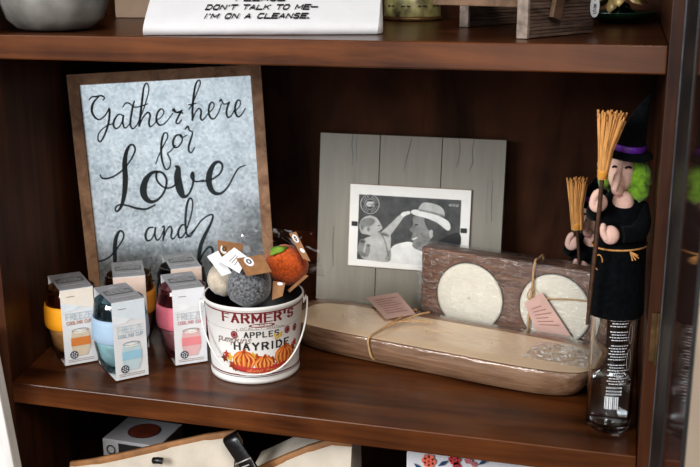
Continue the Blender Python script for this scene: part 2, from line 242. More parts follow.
def pane_material():
    m, nt, b = nmat('reflection_tinted_glass')
    setp(b, rough=.06, trans=.35, ior=1.5)
    tc = nt.nodes.new('ShaderNodeTexCoord'); nz = nt.nodes.new('ShaderNodeTexNoise'); nz.inputs['Scale'].default_value = 8
    rp = nt.nodes.new('ShaderNodeValToRGB'); rp.color_ramp.elements[0].color = (.05, .03, .026, 1); rp.color_ramp.elements[1].color = (.14, .075, .06, 1)  # reddish brown mottling in the glass stands in for a brick reflection
    nt.links.new(tc.outputs['Object'], nz.inputs['Vector']); nt.links.new(nz.outputs['Fac'], rp.inputs[0]); nt.links.new(rp.outputs[0], b.inputs['Base Color'])
    return m
M['pane'] = pane_material()

# ---------------------------------------------------------------- mesh builder
class MB:
    def __init__(s): s.v = []; s.f = []; s.mi = []; s.sm = []; s.mats = []
    def _m(s, m):
        m = M[m] if isinstance(m, str) else m
        if m not in s.mats: s.mats.append(m)
        return s.mats.index(m)
    def add(s, vs, fs, m, smooth=False, T=None):
        b = len(s.v); i = s._m(m)
        s.v += [tuple(T @ Vector(p)) if T is not None else tuple(p) for p in vs]
        for f in fs: s.f.append([b+k for k in f]); s.mi.append(i); s.sm.append(smooth)
        return s
    def box(s, x0, x1, y0, y1, z0, z1, m, T=None):
        vs = [(x, y, z) for x in (x0, x1) for y in (y0, y1) for z in (z0, z1)]
        return s.add(vs, [(0, 1, 3, 2), (4, 6, 7, 5), (0, 4, 5, 1), (2, 3, 7, 6), (0, 2, 6, 4), (1, 5, 7, 3)], m, False, T)
    def grid(s, rows, m, smooth=True, closeu=False, T=None):
        nr, nc = len(rows), len(rows[0]); vs = [p for r in rows for p in r]; fs = []
        for i in range(nr-1):
            for j in range(nc if closeu else nc-1):
                k = (j+1) % nc
                fs.append((i*nc+j, i*nc+k, (i+1)*nc+k, (i+1)*nc+j))
        return s.add(vs, fs, m, smooth, T)
    def lathe(s, prof, m, n=40, T=None, smooth=True, caps=True):
        rows = []
        for r, z in prof:
            rows.append([(r*cos(2*pi*j/n), r*sin(2*pi*j/n), z) for j in range(n)])
        s.grid(rows, m, smooth, True, T)
        for idx, flip in ((0, True), (len(prof)-1, False)):
            if caps and prof[idx][0] > 1e-6 and prof[0] != prof[-1]:
                ring = rows[idx]; s.add(ring, [list(range(n))[::-1] if flip else list(range(n))], m, False, T)
        return s
    def tube(s, pts, r, m, n=8, T=None, caps=True, closed=False):
        pts = [Vector(p) for p in pts]; N = len(pts)
        rr = r if isinstance(r, (list, tuple)) else [r]*N
        rows = []; up = None
        for i, p in enumerate(pts):
            a = pts[i-1] if (i or closed) else p; b = pts[(i+1) % N] if (i < N-1 or closed) else p
            t = (b-a).normalized()
            if up is None:
                up = Vector((0, 0, 1)) if abs(t.z) < .9 else Vector((1, 0, 0))
            u = (up - t*up.dot(t)).normalized(); w = t.cross(u); up = u
            rows.append([tuple(p + (u*cos(2*pi*j/n)+w*sin(2*pi*j/n))*rr[i]) for j in range(n)])
        if closed: rows.append(rows[0])
        s.grid(rows, m, True, True, T)
        if caps and not closed:
            s.add(rows[0], [list(range(n))[::-1]], m, False, T); s.add(rows[-1], [list(range(n))], m, False, T)
        return s
    def sphere(s, c, r, m, n=24, k=14, T=None, noise=0, seed=0):
        rx, ry, rz = r if isinstance(r, (tuple, list)) else (r, r, r)
        rows = []
        for i in range(k+1):
            th = pi*i/k; row = []
            for j in range(n):
                ph = 2*pi*j/n
                d = Vector((sin(th)*cos(ph), sin(th)*sin(ph), -cos(th)))
                q = 1 + (noise*mnoise.noise(d*2.3+Vector((seed, 0, 0))) + noise*.6*mnoise.noise(d*5+Vector((seed, 3, 0))) if noise else 0)
                row.append((c[0]+rx*d.x*q, c[1]+ry*d.y*q, c[2]+rz*d.z*q))
            rows.append(row)
        return s.grid(rows, m, True, True, T)
    def prism(s, poly, d, m, T=None, f=None):
        """closed polygon in x,z extruded from y=0 to y=d"""
        n = len(poly)
        vs = [(x, 0, z) for x, z in poly]+[(x, d, z) for x, z in poly]
        fs = [list(range(n)), list(range(2*n-1, n-1, -1))]+[(i+n, (i+1) % n+n, (i+1) % n, i) for i in range(n)]
        return s.add(vs, fs, m, False, T)
    def decal(s, poly, m, f):
        """flat coloured polygon printed on a surface, f maps (u, v) to a point"""
        return s.add([f(u, v) for u, v in poly], [list(range(len(poly)))], m)
    def fan(s, poly, m, f):
        cu = sum(p[0] for p in poly)/len(poly); cv = sum(p[1] for p in poly)/len(poly)
        vs = [f(cu, cv)]+[f(u, v) for u, v in poly]; n = len(poly)
        return s.add(vs, [(0, i+1, (i+1) % n+1) for i in range(n)], m)
    def disc(s, u, v, r, m, f, n=20, rv=None, a0=0):
        return s.fan([(u+r*cos(2*pi*i/n), v+(rv or r)*sin(2*pi*i/n)) for i in range(n)], m, f)
    def ring(s, u, v, r, w, m, f, n=28, rv=None):
        rv = rv or r
        return s.grid([[f(u+(r+o)*cos(2*pi*i/n), v+(rv+o)*sin(2*pi*i/n)) for i in range(n)] for o in (-w/2, w/2)], m, False, True)
    def stroke(s, pts, m, f, smooth=0):
        """pen stroke: pts are (u, v, half width)"""
        if smooth and len(pts) > 2: pts = catmull(pts, smooth)
        L, Rr = [], []
        for i, (u, v, w) in enumerate(pts):
            a = pts[max(0, i-1)]; b = pts[min(len(pts)-1, i+1)]
            dx, dy = b[0]-a[0], b[1]-a[1]; l = math.hypot(dx, dy) or 1
            L.append(f(u-dy/l*w, v+dx/l*w)); Rr.append(f(u+dy/l*w, v-dx/l*w))
        s.grid([Rr, L], m, False)
        if len(pts) > 2 or smooth:
            for u, v, w in (pts[0], pts[-1]): s.disc(u, v, w, m, f, 8)
        return s
    def text(s, txt, u0, u1, v0, h, m, f, w=.1, slant=0, serif=0, curve=None, hw=None, gap=1.6):
        """capitals drawn as strokes between u0 and u1, baseline v0, cap height h; w = stroke width as a part of h"""
        wid = [GLYPH_W.get(c, 4) for c in txt]; tot = sum(wid)+gap*(len(txt)-1)
        k = (u1-u0)/tot; u = u0
        for c, cw in zip(txt, wid):
            for pl in GLYPH.get(c, []):
                q = []
                for a, b in pl:
                    uu = u+a*k*cw/4; vv = v0+b/6*h
                    q.append((uu+slant*(vv-v0), vv))
                if curve: q = [(a, b+curve(a)) for a, b in q]
                for a, b in zip(q, q[1:]):
                    horiz = abs(a[1]-b[1]) < .35*abs(a[0]-b[0])
                    ww = (hw if (hw and horiz) else w)*h/2
                    dx, dy = b[0]-a[0], b[1]-a[1]; l = math.hypot(dx, dy) or 1; e = ww*.8
                    s.stroke([(a[0]-dx/l*e, a[1]-dy/l*e, ww), (b[0]+dx/l*e, b[1]+dy/l*e, ww)], m, f)
                if serif:
                    for p in (q[0], q[-1]):
                        s.stroke([(p[0]-serif*h, p[1], .05*h), (p[0]+serif*h, p[1], .05*h)], m, f)
            u += (cw+gap)*k
        return s
    def build(s, name, parent=None, loc=None, rot=None, bevel=0, solid=0, sub=0):
        me = bpy.data.meshes.new(name); me.from_pydata(s.v, [], s.f)
        for m in s.mats: me.materials.append(m)
        me.polygons.foreach_set('material_index', s.mi); me.polygons.foreach_set('use_smooth', s.sm); me.update()
        o = bpy.data.objects.new(name, me); C.objects.link(o)
        if parent: o.parent = parent
        if loc: o.location = loc
        if rot: o.rotation_euler = rot
        if solid:
            md = o.modifiers.new('thickness', 'SOLIDIFY'); md.thickness = solid; md.offset = 0
        if sub:
            md = o.modifiers.new('sub', 'SUBSURF'); md.levels = sub; md.render_levels = sub
        if bevel:
            md = o.modifiers.new('edge', 'BEVEL'); md.width = bevel; md.segments = 2; md.limit_method = 'ANGLE'; md.angle_limit = R(40)
        return o

def catmull(p, k):
    out = []
    for i in range(len(p)-1):
        a, b, c, d = p[max(0, i-1)], p[i], p[i+1], p[min(len(p)-1, i+2)]
        for j in range(k):
            t = j/k
            out.append(tuple(.5*(2*b[n]+(c[n]-a[n])*t+(2*a[n]-5*b[n]+4*c[n]-d[n])*t*t+(3*b[n]-a[n]-3*c[n]+d[n])*t**3) for n in range(len(b))))
    out.append(tuple(p[-1]))
    return out

GLYPH_W = {'I': 1.2, "'": .8, '.': .6, 'M': 5, 'W': 5.4, ' ': 2.6, '-': 4.5}
GLYPH = {
 'A': [[(0, 0), (2, 6), (4, 0)], [(.8, 2.1), (3.2, 2.1)]], 'B': [[(0, 0), (0, 6), (3, 6), (3.6, 4.6), (3, 3.2), (0, 3.2)], [(3, 3.2), (4, 1.6), (3, 0), (0, 0)]],
 'C': [[(4, 5), (3, 6), (1, 6), (0, 4.6), (0, 1.4), (1, 0), (3, 0), (4, 1)]], 'D': [[(0, 0), (0, 6), (2.4, 6), (4, 4.2), (4, 1.8), (2.4, 0), (0, 0)]],
 'E': [[(4, 6), (0, 6), (0, 0), (4, 0)], [(0, 3.1), (3.2, 3.1)]], 'F': [[(4, 6), (0, 6), (0, 0)], [(0, 3.1), (3.2, 3.1)]],
 'G': [[(4, 5), (3, 6), (1, 6), (0, 4.6), (0, 1.4), (1, 0), (3, 0), (4, 1), (4, 2.8), (2.3, 2.8)]], 'H': [[(0, 0), (0, 6)], [(4, 0), (4, 6)], [(0, 3.1), (4, 3.1)]],
 'I': [[(2, 0), (2, 6)]], 'K': [[(0, 0), (0, 6)], [(4, 6), (0, 2.6)], [(1.5, 3.8), (4, 0)]], 'L': [[(0, 6), (0, 0), (4, 0)]],
 'M': [[(0, 0), (0, 6), (2, 1.5), (4, 6), (4, 0)]], 'N': [[(0, 0), (0, 6), (4, 0), (4, 6)]],
 'O': [[(1, 0), (0, 1.4), (0, 4.6), (1, 6), (3, 6), (4, 4.6), (4, 1.4), (3, 0), (1, 0)]], 'P': [[(0, 0), (0, 6), (3, 6), (4, 4.6), (3, 3), (0, 3)]],
 'R': [[(0, 0), (0, 6), (3, 6), (4, 4.6), (3, 3), (0, 3)], [(2, 3), (4, 0)]], 'S': [[(4, 5.2), (3, 6), (1, 6), (0, 5), (0, 3.9), (1, 3.2), (3, 2.9), (4, 2), (4, 1), (3, 0), (1, 0), (0, .8)]],
 'T': [[(0, 6), (4, 6)], [(2, 6), (2, 0)]], 'U': [[(0, 6), (0, 1.4), (1, 0), (3, 0), (4, 1.4), (4, 6)]], 'W': [[(0, 6), (1, 0), (2, 4.6), (3, 0), (4, 6)]],
 'X': [[(0, 0), (4, 6)], [(0, 6), (4, 0)]], 'Y': [[(0, 6), (2, 3), (4, 6)], [(2, 3), (2, 0)]], 'Z': [[(0, 6), (4, 6), (0, 0), (4, 0)]],
 "'": [[(2, 6), (2, 4.4)]], '.': [[(1.6, 0), (2.4, 0)]], '-': [[(0, 3), (4, 3)]],
 '4': [[(3, 0), (3, 6), (0, 2), (4, 2)]], '6': [[(3.6, 6), (.6, 3.4), (0, 1.6), (1, 0), (3, 0), (4, 1.6), (3, 3.2), (.6, 3)]],
 '8': [[(2, 3.2), (.4, 4.6), (1, 6), (3, 6), (3.6, 4.6), (2, 3.2), (0, 1.6), (1, 0), (3, 0), (4, 1.6), (2, 3.2)]],
}
# joined handwriting for the small script words
SCRIPT = {
 'p': [[(0, 2.6), (.6, 4), (.5, -2.6)], [(.6, 3), (1.6, 4), (2.5, 3), (2.2, .8), (1.2, 0), (.6, .6)]], 'u': [[(0, 4), (.3, .8), (1.2, 0), (2.2, 1.2), (2.5, 4), (2.5, .6), (3.2, .2)]],
 'm': [[(0, 0), (.2, 4)], [(.2, 2.6), (1, 4), (1.5, 3), (1.4, 0)], [(1.5, 2.6), (2.4, 4), (2.9, 3), (2.8, .4), (3.3, .2)]], 'k': [[(0, 0), (.3, 6.5), (1, 6)], [(.2, 2), (2, 4)], [(.9, 2.6), (2.4, 0)]],
 'i': [[(.6, 4), (.5, .6), (1.2, .1)], [(.9, 5.4), (1, 5.6)]], 'n': [[(0, 0), (.3, 4)], [(.3, 2.6), (1.4, 4), (2.1, 3), (2, .5), (2.7, .2)]], 's': [[(2, 3.4), (1.2, 4), (.4, 3), (1.8, 1.2), (1, 0), (0, .6)]],
 'a': [[(2.2, 3.6), (1.2, 4), (.2, 2), (.7, 0), (1.9, 1.2), (2.3, 4), (2.3, .6), (2.9, .2)]], 'l': [[(0, .6), (1.4, 5), (1, 6.5), (.4, 5), (.6, .4), (1.4, .3)]], 'w': [[(0, 4), (.4, .4), (1, 0), (1.7, 3), (2, .3), (2.8, .6), (3, 4)]],
 'y': [[(0, 4), (.4, 1), (1.4, 1), (2.2, 4), (1.6, -2), (.6, -2.4)]], 'f': [[(1.9, 6), (1.2, 6.4), (.8, 4), (.6, -2.4)], [(0, 3.6), (1.8, 3.7)]], 'r': [[(0, 0), (.3, 4), (.3, 2.6), (1.2, 4), (1.8, 3.6)]],
 'e': [[(.2, 1.8), (2, 2.6), (1.6, 4), (.6, 3.4), (.2, 1.4), (1, 0), (2.2, .8)]], 'h': [[(0, 0), (.4, 6.5)], [(.2, 2.6), (1.4, 4), (2, 3), (1.9, .4), (2.6, .2)]], ' ': [],
}
def script(mb, txt, u0, u1, v0, xh, m, f, w=.1, slant=.25):
    wd = {'m': 3.6, 'w': 3.4, 'i': 1.5, 'l': 1.6, ' ': 2, 'r': 2, 'f': 2}
    tot = sum(wd.get(c, 2.8) for c in txt); k = (u1-u0)/tot; u = u0
    for c in txt:
        for pl in SCRIPT[c]:
            mb.stroke([(u+a*k+slant*b/4*xh, v0+b/4*xh, w*xh/2) for a, b in pl], m, f, 3 if len(pl) > 2 else 0)
        u += wd.get(c, 2.8)*k

def tag(o, label, cat, group=None, kind=None):
    o['label'] = label; o['category'] = cat
    if group: o['group'] = group
    if kind: o['kind'] = kind
    return o
def thing(name, label, cat, loc=(0, 0, 0), rot=(0, 0, 0), group=None):
    o = bpy.data.objects.new(name, None); C.objects.link(o); o.location = loc; o.rotation_euler = rot
    o.empty_display_size = .03
    return tag(o, label, cat, group)
def struct(o): o['kind'] = 'structure'; return o
def card(mb, c4, m, th=.0006):
    """thin card through four corner points"""
    a = [Vector(p) for p in c4]; n = (a[1]-a[0]).cross(a[3]-a[0]).normalized()*th
    vs = [p for p in a]+[p+n for p in a]
    mb.add(vs, [(0, 1, 2, 3), (7, 6, 5, 4), (0, 4, 5, 1), (1, 5, 6, 2), (2, 6, 7, 3), (3, 7, 4, 0)], m)
    return mb
def cardmap(c4, off):
    """(u, v) in 0..1 across a card, on the side that faces out"""
    a = [Vector(p) for p in c4]; n = (a[1]-a[0]).cross(a[3]-a[0]).normalized()*off
    return lambda u, v: tuple((a[0]*(1-u)+a[1]*u)*(1-v)+(a[3]*(1-u)+a[2]*u)*v+n)

ZU = .4196      # top of the upper shelf
TH = .0272      # shelf thickness
SH = .3925      # clear height over the main shelf
W = .744        # inside width
D = .43         # inside depth
ZF = -.235      # top of the bottom shelf
ZR = -.85       # room floor

# ---------------------------------------------------------------- room
struct(MB().box(-3, 3.2, -4.2, .62, ZR-.05, ZR, 'floor').build('floor'))
struct(MB().box(-3, 3.2, .55, .62, ZR, 1.9, 'plaster').build('wall_back'))
struct(MB().box(-3.06, -3, -4.2, .62, ZR, 1.9, 'plaster').build('wall_left'))
struct(MB().box(3.2, 3.26, -4.2, .62, ZR, 1.9, 'plaster').build('wall_right'))

struct(MB().box(.7668, 1.7, .004, .549, ZR, 1.9, 'plaster').build('trim_1'))

# ---------------------------------------------------------------- bookcase
bc = thing('bookcase', 'dark mahogany stained bookcase with open shelves holding all the gifts', 'bookcase', (0, 0, ZR))
o = -ZR
def xl(y): return .004-.172*y
def side(sg):
    mb = MB(); z0, z1 = .0, o+1.0
    if sg < 0:
        p = [(xl(0), 0), (xl(D), D), (xl(D)-.022, D), (xl(0)-.022, 0)]
    else:
        p = [(W, 0), (W+.020, 0), (W+.020, D), (W, D)]
    vs = [(x, y, z0) for x, y in p]+[(x, y, z1) for x, y in p]
    mb.add(vs, [(0, 3, 2, 1), (4, 5, 6, 7), (0, 1, 5, 4), (1, 2, 6, 5), (2, 3, 7, 6), (3, 0, 4, 7)], 'side')
    return mb.build('side_panel', bc, bevel=.0012)
side(-1); side(1)
MB().box(xl(D)-.022, W+.02, D, D+.012, 0, o+1.0, 'back').build('back_panel', bc)
for zt in (ZF, 0, ZU, .985):
    mb = MB(); vs = []
    for z in (zt-TH, zt):
        vs += [(xl(0)+.0004, -.0005, z), (W-.0004, -.0005, z), (W-.0004, D, z), (xl(D)+.0004, D, z)]
    mb.add([(x, y, z+o) for x, y, z in vs], [(0, 3, 2, 1), (4, 5, 6, 7), (0, 1, 5, 4), (1, 2, 6, 5), (2, 3, 7, 6), (3, 0, 4, 7)], 'shelf')
    mb.build('shelf', bc, bevel=.0016)
MB().box(xl(0), W, .02, .035, 0, o+ZF-TH, 'side').build('kick_board', bc)
# open glazed door, swung out on the right
dr = MB()
dx, dy = Vector((.768-.7555, -.28+.006, 0)), None
dl = Vector((.0085, -.274, 0)); dn = dl.normalized(); nn = Vector((-dn.y, dn.x, 0))     # nn points right
T = Matrix(((dn.x, nn.x, 0, .7565), (dn.y, nn.y, 0, -.008), (0, 0, 1, 0), (0, 0, 0, 1)))
dz0, dz1 = .02, o+.98
dr.box(0, .118, 0, .003, dz0, dz1, 'door_black', T); dr.box(.276, .281, 0, .003, dz0, dz1, 'door_black', T)
dr.box(.118, .276, 0, .003, dz0, dz0+.1, 'door_black', T); dr.box(.118, .276, 0, .006, dz1-.08, dz1, 'door_black', T)
door = dr.build('door', bc, bevel=.001); door['label'] = 'black painted glazed door standing open'
MB().box(.1182, .2758, .001, .002, dz0+.1, dz1-.08, 'pane', T).build('door_pane', door)
MB().box(-.0012, .0014, -.0010, .004, dz0, dz1, 'door_edge', T).build('edge_strip', door)
hg = MB(); hg.tube([(.7545, -.006, o+.105), (.7545, -.006, o+.16)], .0022, 'brass', 10); hg.box(.7475, .754, -.0022, -.0008, o+.107, o+.158, 'brass')
hg.build('hinge', door)

# ---------------------------------------------------------------- framed sign
X = Vector((.9343, .354, .0427)); U = Vector((-.0576, .0317, .9978)); Nn = Vector((.3518, -.9347, .05))
sx, sh, bw = .264, .347, .0150
sg = thing('framed_sign', 'galvanised metal sign in a brown wood frame lettered Gather here for Love', 'sign')
sg.matrix_world = Matrix(((X.x, -Nn.x, U.x, -.0098), (X.y, -Nn.y, U.y, .2237), (X.z, -Nn.z, U.z, .0035), (0, 0, 0, 1)))
fr = MB()
def bar(pl):
    vs = [(x, y, z) for y in (-.004, .014) for x, z in pl]
    fr.add(vs, [(0, 1, 2, 3), (7, 6, 5, 4), (0, 4, 5, 1), (1, 5, 6, 2), (2, 6, 7, 3), (3, 7, 4, 0)], 'frame_brown')
bar([(0, 0), (bw, bw), (bw, sh-bw), (0, sh)][::1]); bar([(sx, 0), (sx, sh), (sx-bw, sh-bw), (sx-bw, bw)])
bar([(0, 0), (sx, 0), (sx-bw, bw), (bw, bw)]); bar([(0, sh), (bw, sh-bw), (sx-bw, sh-bw), (sx, sh)])
fr.build('frame', sg)
pn = MB(); pn.box(bw-.003, sx-bw+.003, .004, .007, bw-.003, sh-bw+.003, 'zinc')
fs = lambda u, v: (u, .0035, v)
for st in SIGN_STROKES: pn.stroke([(a, b_, w_*1.18) for a, b_, w_ in st], 'ink', fs, 6)
pn.build('metal_panel', sg)

# ---------------------------------------------------------------- boxed cooling cups
def make_cup(label, loc, rz, gcol, bcol, ptint, ttint, grey_top=True):
    t = thing('cooling_cup', label, 'cup', loc, (0, 0, rz), 'boxed stemless cooling cups')
    g = tinted('tinted_cup_plastic', tuple(c**.8 for c in gcol)); g2 = mat('cup_band', bcol, .6, var=.04)
    k_ = 1.05
    prof = [(r_*k_, z_) for r_, z_ in [(.0, .001), (.018, .001), (.0235, .0035), (.0285, .018), (.0318, .038), (.0327, .052), (.0318, .068), (.0300, .083), (.0288, .0945), (.0276, .0955),
            (.0270, .094), (.0283, .080), (.0292, .066), (.0285, .050), (.0250, .032), (.0160, .0225), (0, .020)]]
    MB().lathe(prof, g, 36).build('cup_body', t)
    MB().lathe([(.0000, .0100), (.0215, .0115), (.0268, .020), (.0305, .038), (.0312, .047), (.0290, .046), (.0252, .030), (.0160, .0208), (0, .0195)],
               mat('frozen_gel', tuple(.8*c+.12 for c in gcol), .35, var=.3, scale=60), 32).build('cooling_gel', t)
    b = [(r_*1.045, z_) for r_, z_ in [(.0326, .0445), (.0336, .046), (.0340, .053), (.0334, .068), (.0322, .0745), (.0311, .0745), (.0319, .066), (.0327, .053), (.0320, .0445)]]
    MB().lathe(b+[b[0]], g2, 36).build('band', t)
    s = MB(); w, d, h = .0207, .0356, .1015
    path = [(-d+.004, .0006), (-d, .0012), (-d, h*.5), (-d, h), (d, h), (d, .0012), (d-.006, .0006), (-d+.004, .0006)]
    for a, c in zip(path, path[1:]):
        top = a[1] == h and c[1] == h
        s.add([(-w, a[0], a[1]), (w, a[0], a[1]), (w, c[0], c[1]), (-w, c[0], c[1])], [(0, 1, 2, 3)], 'sleeve_top' if top else 'white_card')
    # top print
    ft = lambda u, v: (u, v, h+.0005)
    s.decal([(-.017, -.006), (.017, -.006), (.017, .012), (-.017, .012)], 'sleeve_line_dark', ft)
    ft2 = lambda u, v: (u, v, h+.0008)
    for v, l in ((.008, .010), (.003, .015), (-.002, .015)): s.stroke([(-l, v, .0008), (l, v, .0008)], 'white_card', ft2)
    s.stroke([(-.006, .021, .001), (.006, .021, .001)], 'white_card', ft2); s.stroke([(-.015, -.020, .0008), (.015, -.020, .0008)], 'white_card', ft2)
    # front print
    y = -d-.0004; ff = lambda u, v: (u, y, v); fg = lambda u, v: (u, y-.0003, v); fh = lambda u, v: (u, y-.0006, v)
    s.decal([(-.0203, .085), (.003, .078), (.0203, .074), (.0203, .1005), (-.0203, .1005)], ptint[0], ff)
    s.decal([(-.0203, .072), (-.004, .074), (.003, .078), (-.0203, .085)], ptint[1], ff)
    s.text('FREEZE', -.0155, .0165, .0615, .0080, ttint[0], fg, w=.15)
    s.text('COOLING CUP', -.0150, .0160, .0552, .0038, ttint[1], fg, w=.20)
    cup = [(-.007, .012), (.008, .012), (.0125, .022), (.0130, .034), (.0110, .047), (-.0095, .047), (-.0115, .034), (-.0110, .022)]
    s.fan(cup, ptint[2], fg); s.ring(.0008, .0465, .0102, .0007, 'print_mid', fh, 22, .0022)
    s.decal([(-.0115, .026), (.0130, .026), (.0128, .037), (-.0114, .037)], ptint[3], fh)
    s.disc(.0008, .0445, .0085, 'mat_board', fh, 18, .0022)
    s.disc(-.0088, .0145, .0052, 'badge', fh, 20)
    fk = lambda u, v: (u, y-.0009, v)
    for i in range(6): s.disc(-.0088+.0030*cos(i*pi/3+.3), .0145+.0030*sin(i*pi/3+.3), .0010, 'white_card', fk, 6)
    s.disc(-.0088, .0145, .0009, 'white_card', fk, 6)
    for v in (.0078, .0055): s.stroke([(-.0165, v, .0003), (.0160, v, .0003)], 'faint', fg)
    s.stroke([(-.013, .092, .0004), (-.003, .092, .0004)], 'faint', fg)
    s.build('card_sleeve', t)
    return t
M['sleeve_line_dark'] = flat('dark_grey_print', (.11, .11, .12), .4)
def tints(n, cols): return [flat('%s_print_%d' % (n, i), c, .5) for i, c in enumerate(cols)]
to = tints('orange', [(.80, .74, .66), (.70, .76, .80), (.62, .52, .40), (.62, .22, .06)]); tb = tints('blue', [(.66, .74, .80), (.74, .79, .83), (.50, .62, .66), (.32, .55, .68)])
tp = tints('pink', [(.72, .74, .78), (.76, .78, .81), (.66, .42, .42), (.70, .25, .27)]); tq = tints('peach', [(.74, .60, .52), (.74, .60, .52), (.60, .5, .42), (.30, .3, .3)])
xo = tints('orange_text', [(.50, .58, .62), (.50, .26, .18)]); xb = tints('blue_text', [(.55, .65, .72), (.38, .49, .56)]); xp = tints('pink_text', [(.52, .56, .60), (.58, .28, .31)])
make_cup('boxed cup with an orange band and amber base, leftmost of the cups', (.0345, .0985, .0006), R(43), (.80, .62, .42), (.86, .37, .015), to, xo)
make_cup('boxed cup with a pale blue band in front of the other cups', (.1180, .0715, .0006), R(46), (.60, .74, .76), (.33, .45, .58), tb, xb)
make_cup('boxed cup with a pink band standing beside the printed pail', (.1735, .137, .0006), R(37), (.86, .60, .62), (.85, .24, .32), tp, xp)
make_cup('boxed cup with amber band half hidden directly behind the pale blue one', (.0815, .166, .0006), R(30), (.84, .68, .46), (.72, .30, .04), tq, xo)
make_cup('boxed cup with dark band half hidden behind the pink one under the sign', (.1345, .2195, .0006), R(35), (.55, .52, .50), (.03, .03, .035), tq, xp)

# ---------------------------------------------------------------- printed pail
pl = thing('tin_pail', 'white tin pail printed Farmer\'s Market Hayride with pumpkins and a wire handle', 'pail', (.277, .122, .0006), (0, 0, R(29)))
HB = .1; r0, r1 = .0545, .0610
def pr(z): return r0+(r1-r0)*z/HB
b = MB()
prof = [(0, .0022), (r0-.003, .0022), (r0-.002, .0), (r0+.0012, .0), (r0+.0016, .004), (r0+.0003, .0065), (pr(.05), .05), (pr(.094), .094), (r1+.0012, .0955), (r1+.0018, .0985), (r1+.0008, .1005), (r1-.0008, .0995)]
b.lathe(prof, 'white_paint', 72, caps=False)
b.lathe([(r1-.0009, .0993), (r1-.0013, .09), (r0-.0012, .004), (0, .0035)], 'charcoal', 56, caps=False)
def pm(off):
    return lambda u, v: ((pr(v)+off)*sin(u/r1), -(pr(v)+off)*cos(u/r1), v)
f1, f2, f3, f4 = pm(.0003), pm(.0006), pm(.0009), pm(.0012)
def hoop(z, w, m):
    n = 72
    b.grid([[((pr(zz)+.0003)*cos(2*pi*j/n), (pr(zz)+.0003)*sin(2*pi*j/n), zz) for j in range(n)] for zz in (z-w/2, z+w/2)], m, True, True)
hoop(.0925, .0016, 'maroon'); hoop(.0115, .0016, 'maroon'); hoop(.0090, .0008, 'charcoal'); hoop(.030, .0003, 'faint'); hoop(.071, .0003, 'faint')
b.text("FARMER'S", -.0490, .0450, .0810, .0095, 'maroon', f1, w=.30, serif=.20, hw=.12, gap=2.6)
b.disc(.001, .0765, .0165, 'maroon', f1, 28, .0026); b.text('MARKET', -.008, .010, .0753, .0025, 'mat_board', f2, w=.2)
b.text('LOCALLY GROWN', -.031, .031, .0690, .0034, 'faint', f1, w=.16, curve=lambda u: .003-3.0*u*u)
b.text('APPLES', -.0215, .0225, .0615, .0066, 'charcoal', f2, w=.24, hw=.16, gap=2.4)
b.text('HAYRIDE', -.035, .0390, .0455, .0086, 'charcoal', f2, w=.27, hw=.18, gap=2.8)
script(b, 'pumpkins', -.060, -.0125, .0540, .0052, 'faint', f2, w=.22, slant=.3)
for u, v in ((-.0345, .0645), (.0360, .0650), (.0510, .0640)):
    b.disc(u, v, .0045, 'maroon', f2, 20, .0048); b.ring(u, v, .0028, .0008, 'rose', f3, 18)
for a in (-.5, 0, .5):
    b.fan([(.018, .055), (.018+.010*sin(a*1.6)-.002, .061+.003*cos(a)), (.018+.014*sin(a*1.6), .065), (.018+.010*sin(a*1.6)+.002, .060)], 'leaf_gold', f3)
# autumn leaves behind the pumpkins
for i in range(26):
    u = -.052+.104*i/25; v = .016+.02*rnd.random()+.008*abs(u)/.05; s_ = .006+.003*rnd.random()
    pts = []
    for k in range(10):
        a = 2*pi*k/10+i; q = s_*(1 if k % 2 else .5); pts.append((u+q*cos(a), v+q*sin(a)))
    b.fan(pts, ('rust', 'red', 'leaf_gold', 'pumpkin_dark')[i % 4], f1)
def pumpk(u, v, rx, ry):
    b.disc(u, v, rx, 'pumpkin', f2, 30, ry)
    for a in (-.75, -.4, 0, .4, .75):
        b.stroke([(u+a*rx*.4, v+ry*.75, .0004), (u+a*rx*1.15, v+.1*ry, .0011), (u+a*rx*.75, v-ry*.8, .0004)], 'pumpkin_light', f3, 5)
    for a in (-.58, -.2, .2, .58):
        b.stroke([(u+a*rx*.4, v+ry*.7, .0003), (u+a*rx*1.2, v, .0006), (u+a*rx*.75, v-ry*.85, .0003)], 'pumpkin_dark', f3, 5)
    b.fan([(u-.002, v+ry*.7), (u+.002, v+ry*.7), (u+.003, v+ry*1.2), (u, v+ry*1.25)], 'pumpkin_dark', f4)
pumpk(.003, .026, .0125, .0105); pumpk(-.0235, .031, .0150, .0130); pumpk(.0325, .033, .0150, .0130)
bn = [(u/1000, .0185+.0042*((u/36)**2)) for u in range(-36, 37, 6)]
b.add([f4(u, v-.0042) for u, v in bn]+[f4(u, v+.0030) for u, v in bn], [(i, i+1, i+1+len(bn), i+len(bn)) for i in range(len(bn)-1)], 'red')
script(b, 'always fresh', -.020, .022, .0165, .0024, 'pumpkin_light', pm(.0015), w=.2)
b.build('pail_body', pl)
hd = MB(); ax = Vector((cos(R(-8)), sin(R(-8)), 0)); fw = Vector((sin(R(-8)), -cos(R(-8)), 0))
pts = []
for i in range(33):
    t = pi*i/32; c_ = cos(t); s_ = sin(t)
    pts.append(ax*(-.0665*(abs(c_)**.8)*(1 if c_ > 0 else -1))+fw*(.0660*s_)+Vector((0, 0, .0905-.074*s_**1.15)))
hk = [ax*-.0630+Vector((0, 0, .0865)), ax*-.0655+Vector((0, 0, .0935))]; hk2 = [ax*.0655+Vector((0, 0, .0935)), ax*.0630+Vector((0, 0, .0865))]
hd.tube(hk+pts+hk2, .0012, 'white_paint', 8); hd.build('wire_handle', pl)
